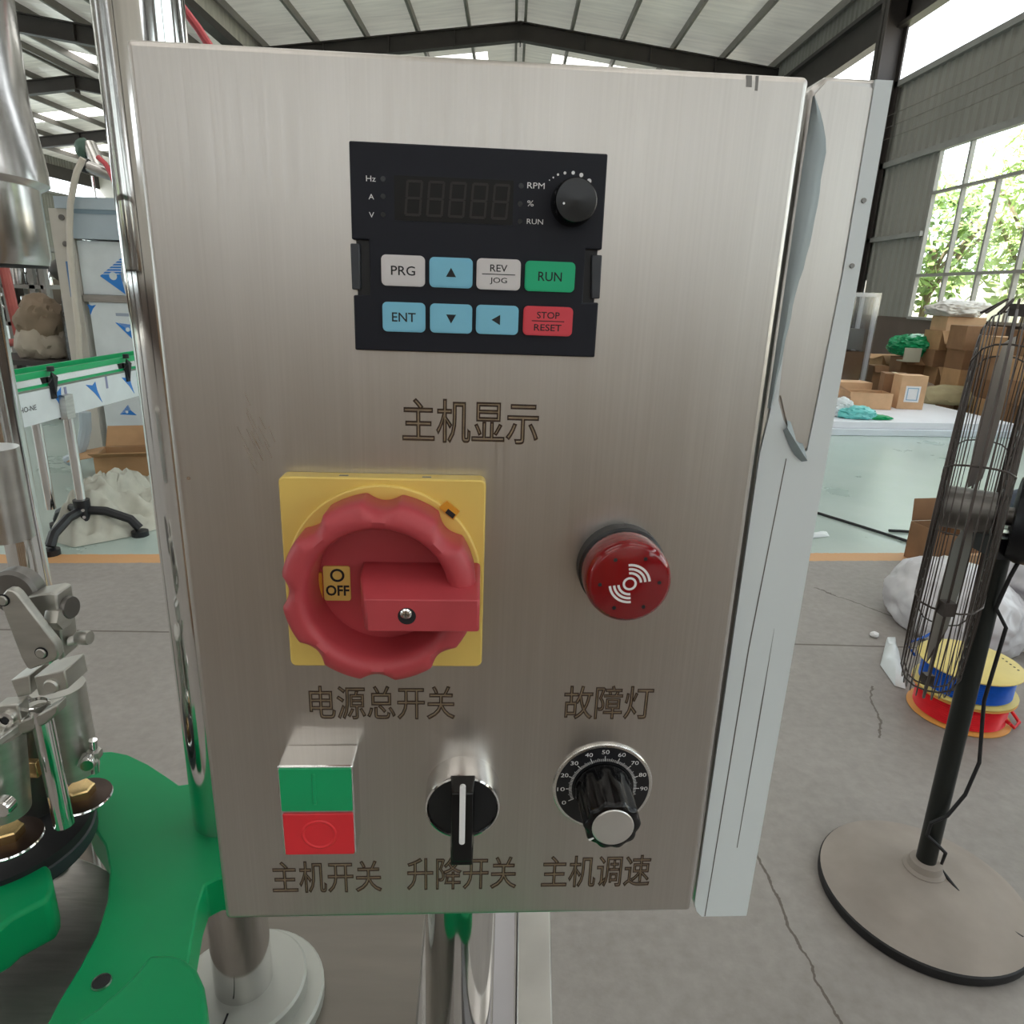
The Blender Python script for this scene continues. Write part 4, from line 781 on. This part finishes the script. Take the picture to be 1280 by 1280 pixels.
def cloth(name, lab, cat, pts, mt, seed, amp=.05, n=44, zt=.25):
    """crumpled sheet over a rough outline (x, y) with a raised middle"""
    m = MB().m(mt); cxx = sum(p[0] for p in pts) / len(pts); cyy = sum(p[1] for p in pts) / len(pts); N = len(pts); K = 22; NN = 96
    def edge(t):
        t = t * N; i = int(t) % N; f = t - int(t); a, b_ = Vector(pts[i]), Vector(pts[(i + 1) % N]); return a.lerp(b_, f)
    R = []
    for j in range(K + 1):
        r = j / K; row = []
        for k in range(NN):
            e = edge(k / NN); x = cxx + (e.x - cxx) * r; y = cyy + (e.y - cyy) * r
            q_ = Vector((x * 5, y * 5, seed)); z = zt * (1 - r ** 2.2) * (.65 + .5 * noise.noise(q_ * .5)) + amp * (1 - abs(noise.noise(q_)) * 2) * (1 - r * .6) + amp * .5 * noise.noise(q_ * 2.6)
            row.append(Vector((x, y, max(.004, z) if r < 1 else .003)))
        R.append(row)
    m.loft(R, cap=False); m.face([m.bm.verts.new(v) for v in R[-1]][::-1])
    return tag(m.build(name, ang=60), lab, cat)
cloth('sacking', 'crumpled pale grey woven sacking on the green floor by the tripod foot', 'sacking', [tuple(FL(x, y).xy) for x, y in ((62, 676), (92, 685), (140, 676), (160, 672), (205, 660), (215, 630), (208, 600), (150, 612), (110, 622), (85, 640))], M_TARP, 2, .13, zt=.22)
cloth('plastic_bag', 'thin white plastic bag lying in the torn cardboard box', 'bag', [tuple(FL(x, y).xy) for x, y in ((158, 590), (186, 590), (186, 578), (162, 576))], M_FILM, 9, .05, zt=.28)

# ================================================================== FAN
FAN = thing('pedestal_fan', 'black industrial pedestal fan with wire cage and dusty round base', 'fan', (1.07, 1.38, 0))
bc = Vector((1.062, 1.36, 0))
m = MB().m(M_RUBBER); m.lathe(bc, [(.232, 0), (.236, .006), (.236, .026), (.232, .030)], n=72); m.m(M_DUST); m.lathe(bc, [(.233, .0298), (.214, .034), (.205, .033), (.17, .045), (.10, .058), (.05, .062), (.01, .062)], n=72); m.build('base', FAN, label='dusty grey domed base')
pc = Vector((1.078, 1.392, 0))
m = MB().m(M_DUST); m.lathe(pc + Vector((0, 0, .056)), [(.048, 0), (.048, .008), (.040, .014), (.036, .03), (.026, .034)], n=32); m.build('collar', FAN)
m = MB().m(mat('pole_black', '#1e2220', .35, .3, .1, 10)); m.cyl(pc + Vector((0, 0, .06)), pc + Vector((-.012, .01, .93)), .0225, n=28); m.m(M_STEEL); m.cyl(pc + Vector((-.012, .01, .90)), pc + Vector((-.012, .01, .95)), .014, n=20); m.build('pole', FAN)
fa = Vector((-.824, .566, 0)).normalized(); fu = Vector((0, 0, 1)); fs = fa.cross(fu); fc = Vector((1.003, 1.438, .985)); RF = .415
m = MB().m(M_BLK); mo = fc - fa * .12; m.lathe(mo + fa * .04, [(.085, 0), (.095, -.02), (.095, -.16), (.07, -.19), (.01, -.2)], fa, 32); m.m(M_BLK); m.box(pc + Vector((-.05, -.03, .90)), pc + Vector((.03, .05, .945))); m.build('motor', FAN, label='black motor behind the cage')
M_WIRE = mat('cage_wire', '#4a4340', .45, .6, .2, 20)
PROF = [(.05, 1.0), (.30, 1.0), (.375, .96), (.402, .72), (.412, .4), (RF, 0)]
def prof_at(r):
    for (r0, h0), (r1, h1) in zip(PROF, PROF[1:]):
        if r <= r1: return h0 + (h1 - h0) * (r - r0) / (r1 - r0)
    return 0
def ringw(mb, r, h, w, n=72): mb.tube([fc + (fs * math.cos(t) + fu * math.sin(t)) * r + fa * h for t in [2 * PI * k / n for k in range(n)]], w, 4, True)
def grille(sgn, dep, nm):
    m = MB().m(M_WIRE)
    for k in range(10):
        t = 2 * PI * (k + .35) / 10; d = fs * math.cos(t) + fu * math.sin(t)
        m.tube([fc + d * r + fa * sgn * dep * f for r, f in PROF], .0019, 5)
    for r in [.05 + .024 * k for k in range(13)] + [.365, .385, .397, .404, .409]: ringw(m, r, sgn * dep * prof_at(r), .0012)
    m.cyl(fc + fa * sgn * (dep - .003), fc + fa * sgn * (dep + .004), .055, n=28)
    return m.build(nm, FAN)
grille(1, .054, 'front_grille'); grille(-1, .054, 'rear_grille')
m = MB().m(M_WIRE)
for h in (-.014, 0, .014): ringw(m, RF + .001, h, .0015 if h else .003)
for t in (PI * .5, PI * 1.5, .2, PI + .2): d = fs * math.cos(t) + fu * math.sin(t); m.box(fc + d * RF - Vector((.01, .01, .012)), fc + d * RF + Vector((.01, .01, .012)))
p0 = fc + fu * (RF + .004)
for k in range(5):
    q0 = p0 + fa * (.05 - .025 * k) - fs * .03; m.tube([q0 - Vector((0, 0, .012)), p0 + fa * (.02 - .01 * k) + Vector((0, 0, .016)), p0 + fa * (.06 - .03 * k) + fs * .04 - Vector((0, 0, .012))], .0026, 5)
m.build('cage_rim', FAN)
M_BLADE = mat('blade_grey', '#5a504b', .45, .4, .15, 8)
for k in range(3):
    t = 2 * PI * k / 3 + PI / 2 + .08; d = fs * math.cos(t) + fu * math.sin(t); e = fs * -math.sin(t) + fu * math.cos(t); m = MB().m(M_BLADE); rows = []
    for j in range(9):
        r = .06 + .30 * j / 8; w_ = .045 + .045 * math.sin(j / 8 * PI * .8); tw = math.radians(15 - 7 * j / 8)
        rows.append([fc + d * r + (e * math.cos(tw) + fa * math.sin(tw)) * w_ * s_ + fa * th * .002 for s_, th in ((-1, 0), (-.3, 1), (.4, 1), (1, 0), (.4, -1), (-.3, -1))])
    m.loft(rows); m.build('blade', FAN)
m = MB().m(M_DARKST); m.cyl(fc - fa * .045, fc + fa * .045, .046, n=32); m.cyl(fc - fa * .09, fc - fa * .045, .02, n=16); m.build('hub', FAN)
m = MB().m(M_RUBBER); pl_ = pc + Vector((.026, -.012, 0))
m.tube([AY(1280, 690, 1.36), AY(1262, 722, 1.36), AY(1245, 760, 1.37), pl_ + Vector((-.004, -.01, .74)), pl_ + Vector((0, 0, .55)), pl_ + Vector((.012, -.02, .40)), pl_ + Vector((.0, -.02, .31)), pl_ + Vector((-.03, -.022, .25)), pl_ + Vector((-.056, -.012, .22)), pl_ + Vector((-.055, -.008, .18)), pl_ + Vector((-.03, -.02, .16)), pl_ + Vector((.0, -.01, .13)), FL(1175, 1085, .07), FL(1210, 1130, .05), FL(1255, 1158, .04), FL(1300, 1185, .02), FL(1380, 1220, .01)], .0042, 8); m.build('power_cord', FAN, label='thin black power cord')

# ================================================================== REELS
def reel(z, lab, hose, flange, rot):
    c = Vector((1.672, 2.20, z)); t = thing('hose_reel', lab, 'reel', c)
    for zz in (0, .096):
        m = MB().m(flange); m.lathe(c + Vector((0, 0, zz)), [(.028, 0), (.162, 0), (.165, .002), (.165, .005), (.162, .007), (.028, .007), (.028, 0)], n=64, cap=False)
        m.build('flange', t)
    m = MB().m(M_CARDIN); m.cyl(c + Vector((0, 0, .006)), c + Vector((0, 0, .097)), .03, n=24); m.build('core', t)
    m = MB().m(hose)
    prof = [(.10, .0075)]
    for k in range(11): z0 = .0118 + k * .0080; prof += [(.140, z0 - .0036), (.146, z0), (.140, z0 + .0036)]
    prof += [(.10, .096)]; m.lathe(c, prof, n=72); m.build('hose_coil', t)
    return t, c
M_HB = mat('hose_blue', '#1f5fc4', .25, 0, .12, 30); M_HR = mat('hose_red', '#e8303a', .25, 0, .08, 30); M_FY = mat('flange_yellow', '#dcc878', .5, 0, .06, 12); M_FO = mat('flange_orange', '#d99a4c', .5, 0, .06, 12)
t, c = reel(0, 'reel of red hose on the floor under the blue one', M_HR, M_FO, 0)
m = MB().m(M_HR); m.tube([c + Vector((.10, -.125, .035)), FL(1225, 880, .04), FL(1250, 893, .03), FL(1268, 910, .012), FL(1274, 903, .012), FL(1262, 885, .03), c + Vector((.146, .02, .05))], .006, 8); m.build('loose_end', t)
t, c = reel(.105, 'reel of blue hose with yellow flanges on top of the red one', M_HB, M_FY, 1)
m = MB().m(M_INK)
for k in range(5): m.cyl(c + Vector((.13, -.06 + .02 * k, .1030)), c + Vector((.13, -.06 + .02 * k, .1035)), .004, n=10)
m.cyl(c + Vector((.0, -.0, .098)), c + Vector((0, 0, .1036)), .027, n=24); m.build('flange_hole', t)
m = MB().m(M_HB); m.tube([c + Vector((-.12, .12, .05)), c + Vector((-.15, .14, .09)), c + Vector((-.10, .12, .13)), c + Vector((-.06, .13, .15))], .005, 8); m.build('loose_end', t)

# plastic wrapped bundle and goods behind the fan
m = MB().m(mat('wrap_white', '#c9c8cc', .28, 0, .12, 6, bump=.3, bscale=9)); m.ball((2.06, 2.90, .10), (.25, .34, .20), 3, .10, 1.8, 5, .002); tag(m.build('wrapped_bundle', ang=80), 'bundle in crumpled clear-white plastic behind the hose reels', 'bundle')
m = MB().m(mat('wrap_white2', '#cfcdd3', .22, 0, .15, 6, bump=.3, bscale=12)); m.ball((2.68, 2.95, .15), (.34, .45, .25), 8, .11, 2.0, 5, .002); tag(m.build('wrapped_bundle', ang=80), 'white plastic-wrapped bundle right of the fan pole', 'bundle')
cloth('plastic_scrap', 'loose corner of clear plastic on the concrete by the reels', 'plastic', [tuple(FL(x, y).xy) for x, y in ((1100, 832), (1118, 858), (1132, 862), (1128, 835), (1118, 800), (1108, 800))], M_FILM, 4, .03, zt=.05)
p = FL(1165, 712); carton('cardboard_box', 'small open brown carton on the floor behind the fan cage', p.x + .1, p.y + .1, 0, .26, .26, .22, .2, M_CARD2, (('b', 80), ('r', 10)), True)
p = FL(1222, 720); carton('cardboard_box', 'low pale carton on the floor beside the open brown one', p.x + .05, p.y + .15, 0, .30, .22, .11, .1, M_CARD3)
m = MB().m(M_RUBBER); m.tube([FL(960, 622, .01), FL(1012, 638, .01), FL(1080, 659, .01), FL(1143, 679, .01), FL(1170, 690, .01)], .009, 6); tag(m.build('cable'), 'long black cable slanting across the pale green floor', 'cable')
m = MB().m(M_RUBBER); m.tube([FL(1111, 663, .01), FL(1130, 664, .01), FL(1150, 665.5, .01), FL(1165, 668, .01)], .009, 6); tag(m.build('cable'), 'short black cable end beside the open brown carton', 'cable')
cloth('plastic_scrap', 'torn white plastic scrap on the green floor beside the control box', 'plastic', [tuple(FL(x, y).xy) for x, y in ((985, 676), (1010, 674), (1037, 671), (1034, 666), (1010, 667), (985, 668))], M_FILM, 6, .02, zt=.02)
m = MB().m(M_WHT); p = FL(1092, 796); m.ball((p.x, p.y, .012), (.018, .018, .012), 1, .3, 2, 2, 0); tag(m.build('paper_scrap'), 'small white scrap lying near the floor joint', 'scrap')
# white foam boards on the floor
def slab(lab, pts, z0, z1, mt):
    m = MB().m(mt); m.prism([(x, y, z0) for x, y in pts], (0, 0, z1 - z0)); return tag(m.build('foam_board', bevel=.004), lab, 'board', 'stack of white boards')
M_FOAM = mat('foam_white', '#e9eaf0', .5, 0, .03, 4); M_FOAM2 = mat('foam_white_b', '#dfe4ec', .45, 0, .04, 4)
a, b_ = FL(940, 543), FL(1290, 548)
dr = (b_ - a).normalized(); nr = Vector((-dr.y, dr.x, 0))
def Q(l, w_): q_ = a + dr * l + nr * w_; return (q_.x, q_.y)
slab('lower white board lying on the green floor', [Q(0, 0), Q(3.25, 0), Q(3.25, 1.75), Q(0, 1.75)], .002, .075, M_FOAM2)
slab('upper white board stacked under the cartons', [Q(.1, .05), Q(3.2, .05), Q(3.2, 1.73), Q(.1, 1.73)], .077, .15, M_FOAM)
zs = .152
def on(px, py): return FL(px, py, zs)
cloth2 = []
def bag(name, lab, px, py, Y, sz, mt, seed, z=None, amp=.12, freq=2.2, cat='bag'):
    p = AY(px, py, Y); m = MB().m(mt); m.ball((p.x, Y, p.z), sz, seed, amp, freq, 4); return tag(m.build(name), lab, cat)
M_TEAL = mat('teal_plastic', '#6fc9c6', .3, 0, .2, 8)
p = on(1050, 520); m = MB().m(M_FILM); m.ball((p.x, p.y, zs + .09), (.13, .12, .12), 4, .2, 2.5, 4, zs + .002); tag(m.build('plastic_bag'), 'white plastic bag on the boards against the box edge', 'bag')
p = on(1068, 522); m = MB().m(M_TEAL); m.ball((p.x, p.y - .05, zs + .05), (.2, .1, .085), 5, .25, 2.5, 4, zs + .002); tag(m.build('plastic_bag'), 'teal plastic bag on the white boards', 'bag')
p = on(1098, 524); m = MB().m(M_GREEN); m.ball((p.x, p.y, zs + .02), (.13, .07, .03), 7, .3, 2.5, 3, zs + .002); tag(m.build('plastic_bag'), 'flat green plastic scrap on the white boards', 'plastic')
carton('cardboard_box', 'low pale carton with torn top at the front of the boards', *AY(1080, 506, 8.9).xy, zs, .52, .35, .20, -.08, M_CARD3, (('l', 30),), True)
carton('cardboard_box', 'pale carton behind the torn one on the boards', *AY(1060, 495, 9.48).xy, zs, .45, .3, .26, .05, M_CARD3)
carton('cardboard_box', 'tilted dark carton at the left of the boards', *AY(1042, 505, 8.72).xy, zs, .2, .3, .16, .5, M_CARD2)
carton('cardboard_box', 'tall brown carton with tape between pale cartons', *AY(1112, 505, 9.32).xy, zs, .30, .3, .40, -.3, M_CARD2, (), False, True)
carton('cardboard_box', 'upright pale carton with a white label on its front', *AY(1131, 510, 8.95).xy, zs, .32, .24, .42, -.08, M_CARD3, sticker=(-.09, .09, .09, .29))
m = MB().m(mat('khaki_sack', '#a59a78', .8, 0, .15, 5)); p = AY(1178, 500, 9.72); m.ball((p.x - .05, 9.55, .22), (.40, .22, .17), 5, .12, 2, 4, .152); tag(m.build('sack'), 'khaki sack lying right of the labelled carton', 'sack')
m = MB().m(mat('brown_sack', '#978474', .8, 0, .15, 5)); p = AY(1150, 492, 10.25); m.ball((p.x - .1, 10.25, .2), (.30, .24, .18), 9, .12, 2, 4, .02); tag(m.build('sack'), 'greyish brown sack behind the khaki one', 'sack')
# wrapped display case
t = thing('wrapped_case', 'tall narrow case wrapped in clear film by the dark column', 'case', (5.15, 10.6, 0))
x0, x1 = AY(1052, 480, 10.6).x - .12, AY(1080, 480, 10.6).x; zt = AY(1075, 366, 10.6).z
m = MB().m(M_FOAM)
for x in (x0, x1 - .05): m.box((x, 10.6, 0), (x + .05, 10.65, zt)); m.box((x, 11.05, 0), (x + .05, 11.1, zt))
m.box((x0, 10.6, zt - .05), (x1, 11.1, zt)); m.box((x0, 10.6, 0), (x1, 11.1, .3)); m.build('frame', t)
m = MB().m(M_CLEAR); m.box((x0 - .01, 10.58, .02), (x1 + .01, 11.12, zt + .01)); m.build('film_wrap', t)
m = MB().m(M_CARD2); m.box((x0 + .06, 10.66, .3), (x1 - .06, 11.0, .72)); m.m(M_GREY); m.box((x0 + .08, 10.7, .75), (x1 - .08, 11.0, 1.05)); m.build('contents', t)
m = MB().m(M_STEEL); p = AY(1082, 358, 10.8); m.cyl((x1 - .15, 10.8, zt), (x1 - .15, 10.8, zt + .18), .008, n=8); m.build('tie_end', t)
# boxes along the dado
carton('cardboard_box', 'closed brown carton under the green bag', *AY(1133, 470, 10.9).xy, 0, .42, .35, .66, 0, M_CARD2, (('f', -35),))
carton('cardboard_box', 'open-flapped carton left of the green bag', *AY(1106, 470, 11.5).xy, 0, .42, .35, .64, .1, M_CARD, (('f', -50), ('l', -20)))
carton('cardboard_box', 'dark carton in the shade behind the wrapped case', *AY(1093, 480, 10.9).xy, 0, .22, .3, .52, -.1, M_CARD2, (('f', -60),))
m = MB().m(mat('green_film', '#17945f', .25, 0, .3, 7, bump=.3, bscale=8)); p = AY(1146, 437, 10.95); m.ball((p.x, 10.95, .82), (.43, .3, .175), 3, .16, 2.6, 5, .672); tag(m.build('plastic_bag'), 'shiny green plastic bag on top of the brown cartons', 'bag')
m = MB().m(mat('paper_note', '#b9b7a4', .7)); p = AY(1141, 444, 10.5); m.box((p.x - .12, 10.50, p.z - .1), (p.x + .12, 10.53, p.z + .1)); m.box((p.x - .12, 10.53, p.z - .1), (p.x + .12, 10.7, p.z - .085)); tag(m.build('paper_sheet'), 'pale sheet standing in front of the green bag', 'paper')
zz = .02; names = ['lowest', 'second', 'third', 'fourth', 'topmost']
for k, (h, mt, fl) in enumerate(((.26, M_CARD2, ()), (.28, M_CARD, (('f', -55),)), (.24, M_CARD2, ()), (.27, M_CARD, (('f', -60),)), (.2, M_CARD3, ()))):
    q_ = AY(1183, 450, 10.6); carton('cardboard_box', '%s carton in the stack under the white sack by the window' % names[k], q_.x + .05 * math.sin(k * 2), 10.6, zz, .55, .42, h, .06 * math.sin(k * 3), mt, fl, group='cartons stacked by the window'); zz += h + .002
m = MB().m(mat('sack_white', '#cfcac4', .5, 0, .1, 6)); q_ = AY(1192, 408, 10.5); m.ball((q_.x, 10.55, zz + .09), (.36, .28, .13), 6, .2, 2.2, 5, zz + .001); m.ball((q_.x + .2, 10.5, zz + .14), (.26, .18, .08), 9, .25, 2.6, 4, zz + .001); tag(m.build('sack', ang=80), 'creased white sack on top of the carton stack by the window', 'sack')
rnd = random.Random(11)
spots = ((6.42, 9.85), (6.5, 9.3), (6.52, 8.75))
for j, (px, Y) in enumerate(spots):
    zz = .02
    for k in range(4):
        h = rnd.uniform(.24, .34); q_ = Vector((px, Y, 0))
        carton('cardboard_box', '%s carton of the %s stack seen through the fan cage' % (names[k] if k < 3 else 'topmost', ('left', 'middle', 'right')[j]), q_.x + rnd.uniform(-.03, .03), Y, zz, .52, .4, h, rnd.uniform(-.06, .06), (M_CARD2, M_CARD, M_CARDIN)[(k + j) % 3], group='cartons behind the fan cage'); zz += h + .002
m = MB().m(mat('blue_bag', '#3d4656', .5, 0, .1, 6)); q_ = FL(1290, 665); m.ball((q_.x + .1, q_.y + .1, .14), (.2, .2, .15), 2, .1, 2, 4, .002); tag(m.build('bag'), 'dark blue bag on the green floor right of the fan motor', 'bag')
# unseen crate added behind the camera to darken the steel front's reflection
t = thing('reflection_crate', 'unseen pale brown crate added behind the camera for the control box to mirror', 'crate', (.1, -2.3, 0))
M_CR = mat('crate_brown', '#ab9782', .8, 0, .15, 3)
m = MB().m(M_CR); m.box((-1.0, -2.8, .14), (1.2, -1.9, 1.28)); m.build('body', t, bevel=.01)
for k in range(6): m = MB().m(M_CARD2); m.box((-1.0 + k * .42, -1.9, .14), (-.9 + k * .42, -1.875, 1.28)); m.build('batten', t)
m = MB().m(M_CARD2)
for y in (-2.75, -2.4, -2.0): m.box((-1.0, y, .01), (1.2, y + .1, .14))
m.build('pallet', t)
